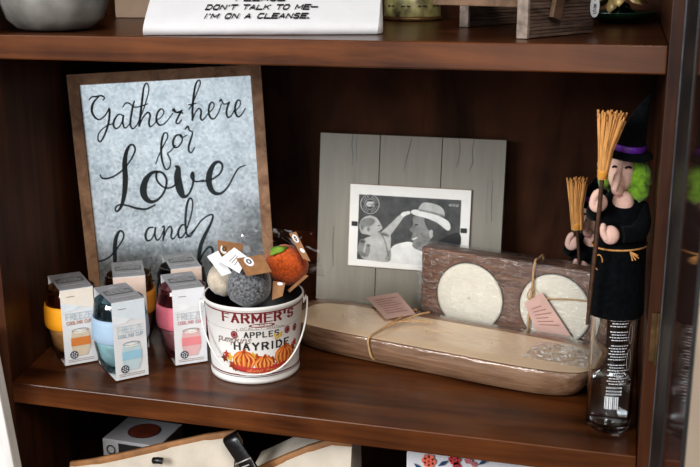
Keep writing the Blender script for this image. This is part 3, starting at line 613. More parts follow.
for sg_ in (-1, 1):
    e = MB(); c_ = ax*(.0617*sg_)+Vector((0, 0, .0885))
    T = Matrix.Translation(c_) @ Matrix.Rotation(R(-8), 4, 'Z') @ Matrix.Rotation(R(90)*sg_, 4, 'Y')
    e.lathe([(0, -.0006), (.0052, -.0006), (.0050, .0008), (.0024, .0016), (0, .0018)], 'white_paint', 16, T)
    e.build('handle_ear', pl)

# ---------------------------------------------------------------- wool balls in the pail
gb = thing('wool_ball', 'grey felted wool ball at the front of the pail with a kraft tag', 'wool ball', (.2825, .094, .0911))
L0 = Vector((.2825, .094, .0911))
def loc4(c): return [tuple(Vector(p)-L0) for p in c]
MB().sphere((0, 0, .028), .0275, 'wool_grey', 32, 20, noise=.05, seed=2).build('ball', gb)
kt = MB(); c4 = loc4([(.2726, .0807, .1549), (.3042, .085, .1609), (.3229, .0657, .1466), (.2933, .061, .1404)][::-1]); card(kt, c4, 'kraft')
f = cardmap(c4, .0009); kt.disc(.38, .72, .17, 'white_card', f, 20, .26); kt.ring(.38, .72, .07, .05, 'charcoal', cardmap(c4, .0012), 16, .11)
kt.build('tag', gb)['label'] = 'kraft card tag with a white round sticker'
wt = MB(); c4 = loc4([(.2488, .0811, .1506), (.266, .092, .165), (.2863, .0835, .1564), (.2801, .07, .14)][::-1]); card(wt, c4, 'white_card')
f = cardmap(c4, .0009)
for v in (.35, .5, .62): wt.stroke([(.25, v, .02), (.75, v, .02)], 'faint', f)
wt.build('tag', gb)['label'] = 'white care tag'
cb = thing('wool_ball', 'cream felted wool ball at the left of the pail with a kraft tag', 'wool ball', (.2400, .1185, .0935))
L0 = Vector((.2400, .1185, .0935))
MB().sphere((0, 0, .0215), .0213, 'wool_cream', 28, 18, noise=.04, seed=5).build('ball', cb)
kt = MB(); c4 = loc4([(.2304, .125, .1628), (.2663, .1194, .1619), (.27, .1028, .1521), (.2408, .1, .1443)][::-1]); card(kt, c4, 'kraft')
f = cardmap(c4, .0009); kt.disc(.28, .55, .17, 'white_card', f, 20, .27); kt.ring(.28, .55, .07, .05, 'charcoal', cardmap(c4, .0012), 16, .12); kt.build('tag', cb)['label'] = 'kraft card tag with a white round sticker'
wt = MB(); c4 = loc4([(.2266, .0989, .1487), (.239, .105, .1553), (.2655, .0815, .1361), (.2543, .078, .1321)][::-1]); card(wt, c4, 'white_card'); wt.build('tag', cb)['label'] = 'white care tag'
L0 = Vector((.3140, .1425, .1053))
ob = thing('felt_pumpkin', 'orange felted pumpkin with a green leaf in the pail under clear film', 'felt pumpkin', L0)
MB().sphere((0, 0, .0268), (.0272, .0268, .0255), 'wool_orange', 32, 20, noise=.04, seed=9).build('ball', ob)
lf = MB(); lp = loc4([(.3017, .118, .1502), (.2981, .1316, .156), (.3058, .135, .1581), (.3202, .1333, .1583), (.3155, .1248, .1542), (.308, .1214, .1521)])
ctr = Vector((.309, .128, .1585))-L0; lf.add([ctr]+lp, [(0, i+1, (i+1) % 6+1) for i in range(6)], 'felt_green', True); lf.build('leaf', ob, solid=.0014)
kt = MB(); c4 = loc4([(.3245, .1242, .1781), (.3333, .125, .1809), (.3554, .112, .1486), (.3453, .1133, .1511)][::-1]); card(kt, c4, 'kraft')
f = cardmap(c4, .0009); kt.disc(.5, .78, .34, 'white_card', f, 18, .15); kt.ring(.5, .78, .14, .1, 'charcoal', cardmap(c4, .0012), 14, .06); kt.disc(.6, .35, .3, 'white_card', f, 12, .08)
kt.build('tag', ob)['label'] = 'kraft card tag with a white round sticker'
kt = MB(); c4 = loc4([(.3116, .099, .1248), (.3278, .0983, .1239), (.3255, .0934, .1082), (.3123, .092, .1026)][::-1]); card(kt, c4, 'raffia_card' if 'raffia_card' in M else 'kraft')
kt.disc(.6, .88, .25, 'white_card', cardmap(c4, .0009), 10, .1); kt.build('tag', ob)
kt = MB(); c4 = loc4([(.3276, .105, .1125), (.3513, .105, .134), (.3549, .105, .1326), (.3305, .105, .1096)][::-1]); card(kt, c4, 'kraft'); kt.build('tag', ob)
bg = MB(); rows = []
c4 = [Vector(p) for p in ((.238, .190, .118), (.352, .180, .108), (.349, .160, .176), (.240, .190, .168))]
for i in range(13):
    row = []
    for j in range(19):
        u, v = j/18, i/12; p = (c4[0]*(1-u)+c4[1]*u)*(1-v)+(c4[3]*(1-u)+c4[2]*u)*v
        n_ = mnoise.noise(Vector((u*5, v*4, 1)))*.006+mnoise.noise(Vector((u*11, v*9, 4)))*.003
        row.append(tuple(p+Vector((0, -n_-.012*v, 0))-L0))
    rows.append(row)
bg.grid(rows, 'film_bag'); bg.build('clear_bag', ob)

# ---------------------------------------------------------------- grey picture frame
pf = thing('picture_frame', 'grey plank picture frame holding a black and white photo of a man and baby', 'picture frame', (.2800, .3650, .0032), (-math.atan(.035/.2575), 0, 0))
bb = MB(); fw_, fh_ = .2715, .2555
for i in range(3):
    a = fw_*i/3+.0006; c_ = fw_*(i+1)/3-.0006
    bb.box(a, c_, 0, .015, 0, fh_, 'grey_boards')
bb.box(.004, fw_-.004, .004, .013, .004, fh_-.004, 'dark')
for pts in ([(.0500, .2550, .0004), (.0485, .2400, .0006), (.0505, .2250, .0005), (.0500, .2100, .0002)], [(.0560, .2550, .0002), (.0555, .2350, .0004), (.0570, .2150, .0002)],
            [(.1370, .2550, .0003), (.1340, .2400, .0006), (.1300, .2220, .0005), (.1270, .2050, .0002)], [(.2050, .2550, .0004), (.2065, .2350, .0006), (.2030, .2150, .0003)],
            [(.2260, .2550, .0003), (.2240, .2380, .0005), (.2255, .2230, .0006), (.2200, .2080, .0002)], [(.2550, .2000, .0002), (.2545, .1700, .0004), (.2560, .1400, .0002)], [(.0250, .120, .0002), (.0245, .090, .0004), (.0260, .060, .0002)]):
    bb.stroke(pts, 'print_dark', lambda u, v: (u, -.0003, v), 5)
bb.build('plank_backing', pf)
mx0, mx1, mz0, mz1 = .0495, .2260, .0640, .1835
mb = MB(); mb.box(mx0, mx1, -.0045, -.0008, mz0, mz1, 'mat_board'); mb.box(mx0-.0006, mx1+.0006, -.0035, -.0012, mz0-.0006, mz1+.0006, 'kraft'); mb.build('photo_mat', pf)
px0, px1, pz0, pz1 = mx0+.0135, mx1-.0135, mz0+.0100, mz1-.0145
ph = MB()
def pf_(d): return lambda u, v: (px0+u*(px1-px0), -.0048-d, pz0+v*(pz1-pz0))
ph.decal([(0, 0), (1, 0), (1, 1), (0, 1)], 'print_dark', pf_(0))
def cz(pts):      # proportions of the photograph: x 75..570, y 80..400 with the slight tilt removed
    return [((x-75)/495, 1-(y-80-25*(x-75)/495)/308) for x, y in pts]
def blob(pts, m, d): ph.fan(cz(pts), m, pf_(d))
def sm(pts, k=5):
    p = [(x, y, 0) for x, y in pts]; n = len(p); out = []
    q = catmull([p[-1]]+p+[p[0], p[1]], k)
    return [(a[0], a[1]) for a in q[k:k*(n+1)]]
D1, D2, D3, D4 = .0002, .0004, .0006, .0008
# baby
blob(sm([(108, 290), (150, 275), (200, 265), (235, 262), (240, 330), (238, 395), (160, 395), (105, 385), (85, 350), (90, 310)]), 'print_light', D1)
ph.stroke([(a, b_, w) for (a, b_), w in zip(cz([(205, 275), (250, 225), (290, 180), (318, 165)]), (.055, .038, .026, .02))], 'print_light', pf_(D2), 4)
blob(sm([(285, 168), (305, 160), (325, 158), (330, 168), (310, 178), (292, 184)]), 'print_white', D3)
blob(sm([(82, 225), (95, 195), (130, 180), (165, 190), (188, 220), (196, 240), (185, 250), (180, 272), (150, 276), (120, 270), (92, 262)]), 'print_light', D2)
blob(sm([(85, 220), (95, 200), (130, 190), (160, 205), (140, 228), (110, 235), (95, 250)]), 'print_mid', D3)
blob(sm([(120, 238), (132, 236), (134, 252), (124, 254)]), 'print_mid', D4)
ph.stroke([(a, b_, .006) for a, b_ in cz([(172, 228), (184, 226)])], 'print_black', pf_(D4)); ph.stroke([(a, b_, .006) for a, b_ in cz([(172, 258), (184, 256)])], 'print_dark', pf_(D4))
ph.stroke([(a, b_, w) for (a, b_), w in zip(cz([(100, 300), (92, 350), (120, 370), (130, 320)]), (.03, .03, .025, .02))], 'print_mid', pf_(D3), 4)
ph.stroke([(a, b_, .008) for a, b_ in cz([(195, 270), (215, 310), (230, 370)])], 'print_mid', pf_(D3), 4)
# man
blob(sm([(245, 330), (300, 305), (345, 305), (370, 340), (430, 330), (520, 300), (565, 310), (565, 400), (240, 400)]), 'print_white', D1)
blob(sm([(480, 290), (565, 255), (567, 330), (470, 340)]), 'print_black', D2)
blob(sm([(350, 180), (440, 195), (450, 260), (425, 300), (410, 345), (365, 335), (345, 320), (350, 300), (338, 288), (346, 262), (330, 245), (345, 220)]), 'print_mid', D2)
blob(sm([(400, 190), (460, 200), (470, 240), (440, 270), (425, 250), (410, 230)]), 'print_dark', D3)
ph.stroke([(a, b_, .009) for a, b_ in cz([(352, 222), (370, 220)])], 'print_black', pf_(D3)); ph.stroke([(a, b_, .008) for a, b_ in cz([(346, 290), (368, 280)])], 'print_white', pf_(D3))
blob(sm([(425, 250), (440, 245), (442, 275), (430, 282)]), 'print_light', D4)
blob(sm([(372, 155), (378, 128), (400, 116), (450, 125), (485, 145), (492, 180), (440, 172)]), 'print_light', D3)
blob(sm([(332, 160), (350, 150), (400, 158), (470, 180), (515, 205), (525, 235), (510, 245), (470, 215), (410, 190), (350, 175)]), 'print_white', D4)
ph.stroke([(a, b_, .014) for a, b_ in cz([(376, 152), (430, 163), (490, 178)])], 'print_mid', pf_(.0010), 3)
# stamp and size mark
u, v = .112, .86
for r_, w in ((.092, .008), (.050, .006)): ph.ring(u, v, r_, w, 'print_light', pf_(D2), 30, r_*1.6)
ph.text('4X6', u-.03, u+.03, v-.03, .06, 'print_white', pf_(D2), w=.3)
for i in range(20):
    a = 2*pi*i/20
    if i % 5: ph.stroke([(u+.063*cos(a), v+.063*1.6*sin(a), .004), (u+.078*cos(a), v+.078*1.6*sin(a), .004)], 'print_light', pf_(D2))
ph.text('4X6', .885, .975, .90, .035, 'print_light', pf_(D2), w=.25)
ph.build('photo_print', pf)
for sx_ in (0, 1):
    cl = MB(); x_ = mx0+.004 if sx_ == 0 else mx1-.0125
    zc = .126
    cl.box(x_, x_+.0085, -.0068, -.0042, zc-.0033, zc+.0033, 'black'); cl.build('clip', pf, bevel=.0006)

# ---------------------------------------------------------------- dough bowl candle
A_ = R(-13.3); bx, by = .4955, .2065
bw_ = thing('bowl_candle', 'long wooden dough bowl filled with cream wax, wrapped and tied with twine', 'candle', (bx, by, .0006), (0, 0, A_))
def sup(a, b_, n, k=72, e=5.0):
    out = []
    for i in range(k):
        t = 2*pi*i/k; c_, s_ = cos(t), sin(t)
        out.append((a*math.copysign(abs(c_)**(2/e), c_), b_*math.copysign(abs(s_)**(2/e), s_)))
    return out
def ringat(a, b_, z, e=5.0, lift=0): return [(x, y, z+lift*max(0, abs(x)/.2-.55)**2) for x, y in sup(a, b_, 0, e=e)]
Lh, Wh = .2125, .060
m_ = MB(); rows = [ringat(.182, .048, .0004), ringat(.193, .0535, .0030, lift=.008), ringat(.203, .0580, .015, lift=.006), ringat(.208, .0595, .027, lift=.006), ringat(Lh, Wh, .0345, lift=.004),
                    ringat(Lh-.001, Wh-.0008, .0358, lift=.004), ringat(Lh-.006, Wh-.0045, .0352, lift=.004), ringat(Lh-.010, Wh-.008, .029, lift=.004), ringat(.15, .04, .012)]
m_.grid(rows, 'bowl_wood', True, True); m_.add(rows[0], [list(range(72))[::-1]], 'bowl_wood'); m_.add(rows[-1], [list(range(72))], 'bowl_wood'); m_.build('bowl', bw_)
wx = MB(); r1_ = ringat(Lh-.0078, Wh-.0062, .0325); r2_ = ringat(Lh-.012, Wh-.010, .0336); wx.grid([ringat(Lh-.0079, Wh-.0062, .030), r1_, r2_], 'wax', True, True); wx.add(r2_, [list(range(72))], 'wax'); wx.build('wax', bw_)
for u in (-.140, -.02, .07, .15): MB().tube([(u, .0, .0333), (u+.0006, .0003, .0375)], .0011, 'wick', 8).build('wick', bw_)
fl = MB(); rows = []
for z_, a, b_ in ((.008, .192, .0565), (.022, .207, .0602), (.034, Lh+.0016, Wh+.0012), (.0385, Lh-.002, Wh-.002), (.0388, Lh-.02, Wh-.02), (.0384, .12, .02), (.0384, .02, .003)):
    rows.append([(x, y, z+.0008*mnoise.noise(Vector((x*60, y*60, 0)))) for x, y, z in ringat(a, b_, z_, lift=.004 if z_ < .036 else .001)])
fl.grid(rows, 'film', True, True)
# gathered film at the right end
rows = []
for i in range(17):
    row = []
    for j in range(21):
        u, v = j/20, i/16
        h_ = .0012+.009*sin(pi*u)*sin(pi*v)*(.4+1.2*abs(mnoise.noise(Vector((u*5, v*5, 2))))) 
        row.append((.125+.075*u, -.036+.060*v, .0392+h_))
    rows.append(row)
fl.grid(rows, 'film_crumple', True)
fl.build('clear_wrap', bw_)
# twine round the bowl
def inv(p):
    d = Vector((p[0]-bx, p[1]-by, 0)); return (d.x*cos(A_)+d.y*sin(A_), -d.x*sin(A_)+d.y*cos(A_), p[2]-.0006)
tw = MB()
lo = [(-.062, -.046, .002), (-.0655, -.058, .010), (-.068, -.0612, .022), (-.069, -.0622, .0345), (-.067, -.058, .0395), (-.064, -.02, .0405), (-.0625, .02, .0405), (-.061, .058, .0395), (-.060, .0618, .033), (-.060, .056, .010)]
tw.tube(catmull(lo, 4), .0016, 'twine', 6)
tw.tube(catmull([(-.0655, -.030, .0412), (-.050, .010, .0435), (-.040, .030, .0455), (-.034, .046, .0440)], 4), .0014, 'twine', 6)
tw.tube(catmull([(-.0640, -.010, .0415), (-.040, .008, .0430), (-.020, .018, .0415)], 4), .0010, 'twine', 6)
tw.build('twine', bw_)
pk = MB(); c4 = [inv((x, y, z)) for x, y, z in ((.3754, .300, .043), (.4152, .322, .047), (.4560, .2524, .0425), (.4209, .2280, .041))][::-1]
card(pk, c4, 'pink_card', .0004); f = cardmap(c4, .0008)
for i, v in enumerate((.2, .3, .4, .5, .6, .7, .8)): pk.stroke([(.15, v, .012), (.85-.1*(i % 3), v, .012)], 'pink_ink', f)
pk.build('paper_tag', bw_)

# ---------------------------------------------------------------- two-candle block
kb = thing('candle_block', 'dark walnut block set with two round ivory candles, standing on edge', 'candle holder', (.4515, .3070, .0006), (0, 0, R(-15)))
BL, BH, BD = .257, .1205, .026
cc = ((.0735, .0600), (.1925, .0630)); cr = .0472
mb = MB()
mb.box(0, BL, 0, BD, 0, BH, 'block_wood')
mb.build('wood_block', kb, bevel=.003)
for u, v in cc:
    c_ = MB(); T = Matrix.Translation((u, -.0002, v)) @ Matrix.Rotation(R(90), 4, 'X')
    c_.lathe([(cr+.0016, .0), (cr+.0016, .0006), (cr+.0003, .0007)], 'dark', 48, T)
    c_.lathe([(0, .0028), (.02, .0026), (cr-.003, .0026), (cr, .0018), (cr, .0)][::-1], 'wax_white', 48, T)
    cd = c_.build('candle', kb); 
    MB().tube([(u, -.0026, v), (u+.0008, -.0055, v+.0006)], .0014, 'wick', 8).build('wick', cd)
fl = MB(); rows = []
for i in range(12):
    row = []
    for j in range(30):
        u = -.002+(BL+.004)*j/29; v = .002+(BH)*i/11
        row.append((u, -.0050-.0010*mnoise.noise(Vector((u*40, v*60, 7))), v))
    rows.append(row)
rows.append([(x, -.001, BH+.0022) for x, y, z in rows[-1]]); rows.append([(x, BD+.001, BH+.0022) for x, y, z in rows[-1]])
fl.grid(rows, 'film_tight', True); fl.build('clear_wrap', kb)
tw = MB()
tw.tube(catmull([(.1630, BD+.003, BH-.02), (.1635, BD+.002, BH+.0035), (.1640, .01, BH+.0042), (.1640, -.004, BH+.003), (.1632, -.0075, .09), (.1610, -.0080, .06), (.1590, -.0075, .008)], 4), .0016, 'twine', 6)
tw.tube(catmull([(.1605, -.0085, .0735), (.185, -.0085, .0790), (.215, -.008, .0830), (.250, -.0065, .0845)], 4), .0010, 'twine', 6)
tw.tube(catmull([(.1605, -.0085, .0735), (.1690, -.0105, .0840), (.1630, -.0110, .0900), (.1580, -.0095, .0800), (.1605, -.0085, .0735)], 3), .0008, 'twine', 6)
tw.build('twine', kb)
pk = MB(); c4 = [(.1545, -.0098, .0680), (.1775, -.0098, .0870), (.2190, -.0092, .0345), (.1720, -.0092, .0330)][::-1]
card(pk, c4, 'pink_card', .0004); f = cardmap(c4, .0008)
for i, v in enumerate((.25, .35, .45, .55, .65, .75)): pk.stroke([(.2, v, .012), (.85-.1*(i % 3), v, .012)], 'pink_ink', f)
pk.build('paper_tag', kb)

# ---------------------------------------------------------------- bottle and witch dolls
BX, BY = .7122, .0655
wb = thing('water_bottle', 'clear glass bottle of water with white print, under the larger witch doll', 'bottle', (BX, BY, .0006))
g = MB(); ro = .0243
outer = [(0, .0045), (.012, .0030), (.0185, .0003), (.0222, .0008), (ro, .005), (ro, .160), (.0228, .172), (.0165, .188), (.0118, .196), (.0112, .215), (.0118, .2155)]
inner = [(.0095, .2155), (.0095, .197), (.0145, .187), (.0208, .171), (.0222, .159), (.0222, .012), (.0195, .0075), (0, .0095)]
g.lathe(outer+inner, 'glass', 48)
fa_ = lambda off: (lambda u, v: ((ro+off)*sin(u/ro), -(ro+off)*cos(u/ro), v))
fb_ = fa_(.0003)
for i in range(24):
    v = .1305-i*.0031
    if i in (3, 8, 15): continue
    x0 = -.004+.002*(i % 2); x1 = .0165-.003*((i*7) % 3)/2
    n = 5+(i % 4); x = x0
    while x < x1:
        l = .0012+.0022*rnd.random(); g.stroke([(x, v, .00055), (min(x+l, x1), v, .00055)], 'print_on_glass', fb_); x += l+.0007
for u, v, ru, rv in ((.0190, .115, .0022, .011), (.0185, .086, .0025, .012)): g.ring(u, v, ru, .0005, 'print_on_glass', fb_, 18, rv)
for v in (.0545, .0505, .0470): g.stroke([(-.004, v, .0010), (.0125, v, .0010)], 'print_on_glass', fb_)
x = -.0045
while x < .009:
    w_ = .0003+.0006*rnd.random(); g.stroke([(x, .030, w_), (x, .0445, w_)], 'print_on_glass', fb_); x += .0012+.0012*rnd.random()
g.build('bottle_glass', wb)
MB().lathe([(0, .0098), (.0193, .0080), (.02205, .0124), (.02205, .0560), (.0219, .0566), (0, .0566)], 'water', 40).build('water', wb)

def make_witch(label, loc, rz, scale=1.0):
    t = thing('witch_doll', label, 'doll', loc, (0, 0, rz), 'felt witch dolls'); t.scale = (scale,)*3
    # robe: open skirt, bodice and two bent sleeves
    rb = MB(); n = 40; rows = []
    for r_, z in ((.0262, .0015), (.0292, 0), (.0296, .002), (.0286, .030), (.0276, .060), (.0268, .080), (.0262, .102), (.0225, .119), (.0165, .129), (.0115, .134)):
        rows.append([(r_*(1+.014*sin(7*2*pi*j/n)*(1-z/.134))*cos(2*pi*j/n), r_*(1+.014*sin(7*2*pi*j/n)*(1-z/.134))*sin(2*pi*j/n), z) for j in range(n)])
    rb.grid(rows, 'felt_black', True, True)
    rb.tube(catmull([(.0165, .002, .117), (.0200, -.012, .104), (.0170, -.0260, .096), (.0020, -.0330, .094)], 5), [.010]*6+[.0095]*5+[.0085]*5, 'felt_black', 14)
    rb.tube(catmull([(-.018, .002, .117), (-.0260, -.010, .110), (-.0280, -.0220, .115), (-.0240, -.0300, .123)], 5), [.0085]*8+[.0075]*8, 'felt_black', 14)
    rb.build('robe', t)
    # head, neck and chest as one skin-coloured felt piece with a long nose
    hd_ = MB(); HT = Matrix.Translation((0, 0, .0125))
    hd_.sphere((-.0030, -.0060, .1400), (.0140, .0130, .0200), 'felt_skin', 24, 16, HT)
    hd_.tube(catmull([(-.0045, -.0170, .1480), (-.0065, -.0240, .1400), (-.0085, -.0300, .1300), (-.0090, -.0310, .1265)], 4), [.0028]*4+[.0040]*4+[.0036]*3+[.0026]*2, 'felt_skin', 12, HT)
    hd_.sphere((-.0055, -.0165, .1245), (.0065, .0065, .0065), 'felt_skin', 16, 10, HT)
    hd_.sphere((.0005, -.0135, .1075), (.0118, .0090, .0160), 'felt_skin', 20, 12, HT)
    hd_.tube(catmull([(.0005, -.0185, .1475), (.0035, -.0188, .1492), (.0065, -.0178, .1478)], 4), .0010, 'felt_black', 6, HT)
    hd_.tube(catmull([(-.0120, -.0160, .1475), (-.0100, -.0178, .1490), (-.0080, -.0186, .1480)], 4), .0010, 'felt_black', 6, HT)
    hd_.tube(catmull([(-.0085, -.0215, .1205), (-.0050, -.0235, .1190), (-.0010, -.0215, .1205)], 4), .0008, 'rose', 6, HT)
    hd_.build('head', t)
    hr = MB()
    for c_, r_ in (((.0165, -.0010, .1390), (.0135, .0130, .0170)), ((.0180, -.0050, .1270), (.0110, .0110, .0120)), ((.0120, .0030, .1500), (.0120, .0110, .0110)), ((-.0165, -.0040, .1410), (.0062, .0080, .0150)), ((-.0165, -.003, .150), (.0068, .0080, .008)), ((0, .008, .140), (.0170, .0100, .0220))):
        hr.sphere((c_[0]-.0036, c_[1], c_[2]+.0085), tuple(1.1*q_ for q_ in r_), 'felt_lime', 20, 12, noise=.16, seed=c_[0]*900)
    hr.build('hair', t)
    ht = MB(); T = Matrix.Translation((.0010, -.0035, .1735)) @ Matrix.Rotation(R(7), 4, 'Y') @ Matrix.Rotation(R(6), 4, 'X')
    ht.lathe([(0, .0005), (.0150, .0), (.0245, -.0022), (.0266, -.0010), (.0258, .0010), (.0185, .0032), (.0172, .0060), (.0165, .0110), (.0130, .0240), (.0085, .0400), (.0045, .0530), (.0008, .0610), (0, .0615)], 'felt_black', 36, T)
    hat = ht.build('hat', t)
    # crooked tip
    for v_ in hat.data.vertices:
        if v_.co.z > .185: v_.co.x += (v_.co.z-.185)*.22
    bd = MB(); bd.lathe([(.0184, .0046), (.0187, .0055), (.0182, .0100), (.0176, .0110), (.0166, .0109), (.0170, .0046), (.0184, .0046)], 'purple', 36, T); bd.build('hat_band', hat)
    for hx, hy, hz, rot in ((-.0235, -.0350, .1260, 25), (-.0095, -.0385, .0945, -10)):
        h_ = MB(); T = Matrix.Translation((hx, hy, hz)) @ Matrix.Rotation(R(rot), 4, 'Y')
        h_.sphere((0, 0, 0), (.0092, .0052, .0100), 'felt_skin', 18, 12, T)
        h_.tube(catmull([(-.0040, -.0010, -.0030), (-.0066, -.0025, .0050), (-.0060, -.0030, .0110)], 4), [.0042]*4+[.0038]*4+[.0030], 'felt_skin', 12, T)
        h_.sphere((-.0060, -.0030, .0110), .0031, 'felt_skin', 12, 8, T)
        h_.build('hand', t)
    bt = MB(); n = 40
    ring_ = [(.0283*cos(2*pi*j/n), .0272*sin(2*pi*j/n), .0755+.0015*cos(2*pi*j/n)) for j in range(n)]
    bt.tube(ring_, .0011, 'straw', 6, closed=True)
    for dx_, dz_ in ((.006, -.008), (.008, -.003), (.009, -.006), (.003, -.009)): bt.tube([(.0110, -.0280, .0755), (.0110+dx_, -.0300, .0755+dz_)], .0008, 'straw', 6)
    bt.tube([(-.020+.0042*cos(2*pi*j/16), -.0215-.003*sin(2*pi*j/16), .0600+.0090*sin(2*pi*j/16)) for j in range(16)], .0009, 'straw', 6, closed=True)
    bt.build('twine_belt', t)
    return t
def make_broom(label, loc, rot, stick=.100, bl=.062, br=.0135, tied=.0040):
    """witch broom held bristles up; origin where the bristles are tied"""
    t = thing('witch_broom', label, 'broom', loc, rot, 'toy witch brooms')
    MB().tube([(0, 0, .012), (.0004, 0, -stick*.5), (-.0004, 0, -stick)], [.0021, .0023, .0020], 'stick', 10).build('stick', t)
    s_ = MB(); q = random.Random(3)
    for i in range(120):
        a = q.random()*2*pi; rr = math.sqrt(q.random()); l = bl*(.86+.16*q.random())
        b0 = (tied*rr*cos(a), .0036*rr*sin(a), -.004); mid = ((.6*tied+.35*br)*rr*cos(a)+.0005, .0055*rr*sin(a), l*.45)
        e = (br*rr*cos(a+.15*q.random())+.003, br*.6*rr*sin(a), l)
        s_.tube([b0, mid, e], .0010, 'straw', 5)
    s_.build('bristles', t)
    MB().lathe([(.0046, -.0030), (.0052, -.0020), (.0052, .0035), (.0058, .0050), (.0044, .0050), (.0044, -.0030), (.0046, -.0030)], 'raffia', 16).build('binding', t)
    return t
make_witch('larger felt witch doll with green hair and purple hat band, on the water bottle', (BX-.0003, BY, .1330), 0)
make_broom('straw broom held up by the larger witch on the bottle', (.6910, .0205, .2900), (R(2), R(2), 0), .160, .064, .0150)
make_witch('smaller partly hidden witch doll behind the candle block at the back', (.6750, .3750, .0006), 0, 1.04)
make_broom('straw broom of the partly hidden witch behind the candle block', (.6560, .3290, .1570), (R(2), R(-6), 0), .130, .066, .0140, .0075)

# ---------------------------------------------------------------- upper shelf
z = ZU+.0006
mb = MB(); n = 56; rows = []
for r_, zz in ((.0, .0), (.030, .0), (.045, .004), (.056, .014), (.0620, .032), (.0600, .054), (.051, .070), (.044, .076), (.042, .074), (.049, .054), (.046, .02), (0, .012)):
    rows.append([(r_*(1+.018*cos(9*2*pi*j/n))*cos(2*pi*j/n), r_*(1+.018*cos(9*2*pi*j/n))*sin(2*pi*j/n), zz) for j in range(n)])
mb.grid(rows, 'stone', True, True)
tag(mb.build('pewter_bowl', None, (.0570, .0760, z)), 'round fluted pewter grey bowl at the left end of the upper shelf', 'bowl')
bxk = MB(); bxk.box(-.0, .052, 0, .05, 0, .075, 'beige'); bxk.box(-.0004, .0524, -.0004, .0504, .052, .0756, 'beige')
tag(bxk.build('carton', None, (-.0120, .3480, z), (0, 0, R(10)), bevel=.001), 'plain beige carton behind the folded white towel on the upper shelf', 'box')
# folded towel: facing the room, leaning back
tl = thing('folded_towel', 'folded white towel lettered I\'m on a cleanse on the upper shelf', 'towel', (.2010, .0120, z), (0, 0, R(15.8)))
mb = MB(); TW = .2535
prof = [(.004, .0), (.0, .003), (-.0008, .0075), (.002, .0125), (.010, .020), (.026, .034), (.060, .062), (.088, .080), (.120, .086), (.150, .080), (.156, .040), (.150, .0)]
rows = []
for j in range(25):
    u = j/24; row = []
    for (y_, z_) in prof:
        row.append((TW*u+.006*(z_/.05), y_+.0012*mnoise.noise(Vector((u*7, z_*40, 0))), max(0.0, z_+(.0010*mnoise.noise(Vector((u*9, y_*30, 5))) if z_ > .001 else 0))))
    rows.append(row)
mb.grid(rows, 'linen', True); k = len(prof)
mb.add(rows[0], [list(range(k))], 'linen'); mb.add(rows[-1], [list(range(k))[::-1]], 'linen')
# text plane on the sloping front
def ftw(u, v):
    s_ = v; # distance up the slope
    y_, z_ = .0020+s_*.753, .0125+s_*.658
    return (u+.006*(z_/.05), y_-.0012, z_+.0012)
ofs = .0005
mb.text("I'M ON A CLEANSE.", .0640, .1770, .0060, .0068, 'text_dark', ftw, w=.17, hw=.34, slant=.25)
mb.text("DON'T TALK TO ME-", .0640, .1840, .0195, .0068, 'text_dark', ftw, w=.17, hw=.34, slant=.25)
mb.text("PLEASE", .0950, .1480, .0330, .0068, 'text_dark', ftw, w=.17, hw=.34, slant=.25)
mb.build('towel_cloth', tl)
fm = MB()
for k in range(3):
    a = .0022+.0045*k
    fm.grid([[(TW+.0006+.004*k*.4, y_+a*.4, zz) for y_, zz in ((.004+a, .0006), (.006+a, .010), (.030+a, .034), (.060+a, .056))],
             [(TW+.0045+.001*k, y_+a*.4, zz) for y_, zz in ((.005+a, .0006), (.007+a, .010), (.031+a, .033), (.061+a, .055))]], 'linen', True)
fm.build('fold_edge', tl, solid=.0012)
# mottled tin
mb = MB(); mb.lathe([(0, 0), (.0385, 0), (.0405, .0012), (.0405, .0040), (.0385, .0050), (.0385, .078), (.0400, .080), (.0385, .082), (.037, .080), (.037, .006), (0, .005)], 'camo', 48)
mb.lathe([(.0406, .0010), (.0410, .0020), (.0410, .0040), (.0392, .0054)], 'brass', 48)
fc_ = lambda u, v: (.0389*sin(u/.0385), -.0389*cos(u/.0385), v)
for u in (-.047, -.024, -.001, .022, .045): mb.decal([(u-.0060, .0180), (u+.0060, .0180), (u+.0060, .0200), (u-.0060, .0200)], 'charcoal', fc_)
tag(mb.build('decorated_tin', None, (.4180, .3860, z)), 'round mottled gold and green tin behind the white towel', 'tin')
# wooden riser
ws = thing('wooden_riser', 'rustic wooden riser of ridged boards on the upper shelf, price tag hanging', 'riser', (.5969, .0528, z), (0, 0, R(62)))
for x0, y0, l in ((0, -.0130, .130), (.118, .150, .13)):
    mb = MB(); T = Matrix.Translation((x0, y0, 0))
    nr = 14
    for i in range(nr):
        z0 = .0002+i*.0036
        mb.box(.004, l, .0010+.0005*(i % 2), .0125, z0, z0+.0030, 'weathered', T)
    mb.box(.0, .0042, 0, .013, 0, .0505, 'worn_end', T); mb.box(.004, l-.001, .0022, .012, .0001, .0500, 'weathered', T)
    mb.build('end_board', ws, bevel=.0005)
mb = MB(); mb.box(.035, .150, .0035, .1380, .0290, .0420, 'weathered_plank', Matrix.Identity(4)); mb.build('top_plank', ws, bevel=.001)
mb = MB(); T = Matrix.Translation((.045, -.0190, .0180)) @ Matrix.Rotation(R(16), 4, 'Y'); mb.box(-.0085, .0085, 0, .0055, 0, .060, 'weathered_plank', T); mb.build('cross_bar', ws, bevel=.0008)
mb = MB(); T = Matrix.Translation((.1230, -.0165, .0165)); ol = [(.0052*cos(a)*1.0, .0115+.0115*math.copysign(abs(sin(a))**.8, sin(a))) for a in [2*pi*i/24 for i in range(24)]]
mb.prism(ol, .0006, 'white_card', T @ Matrix.Rotation(R(-40), 4, 'Z'))
fq = lambda u, v: tuple((T @ Matrix.Rotation(R(-40), 4, 'Z')) @ Vector((u, -.0004, v)))
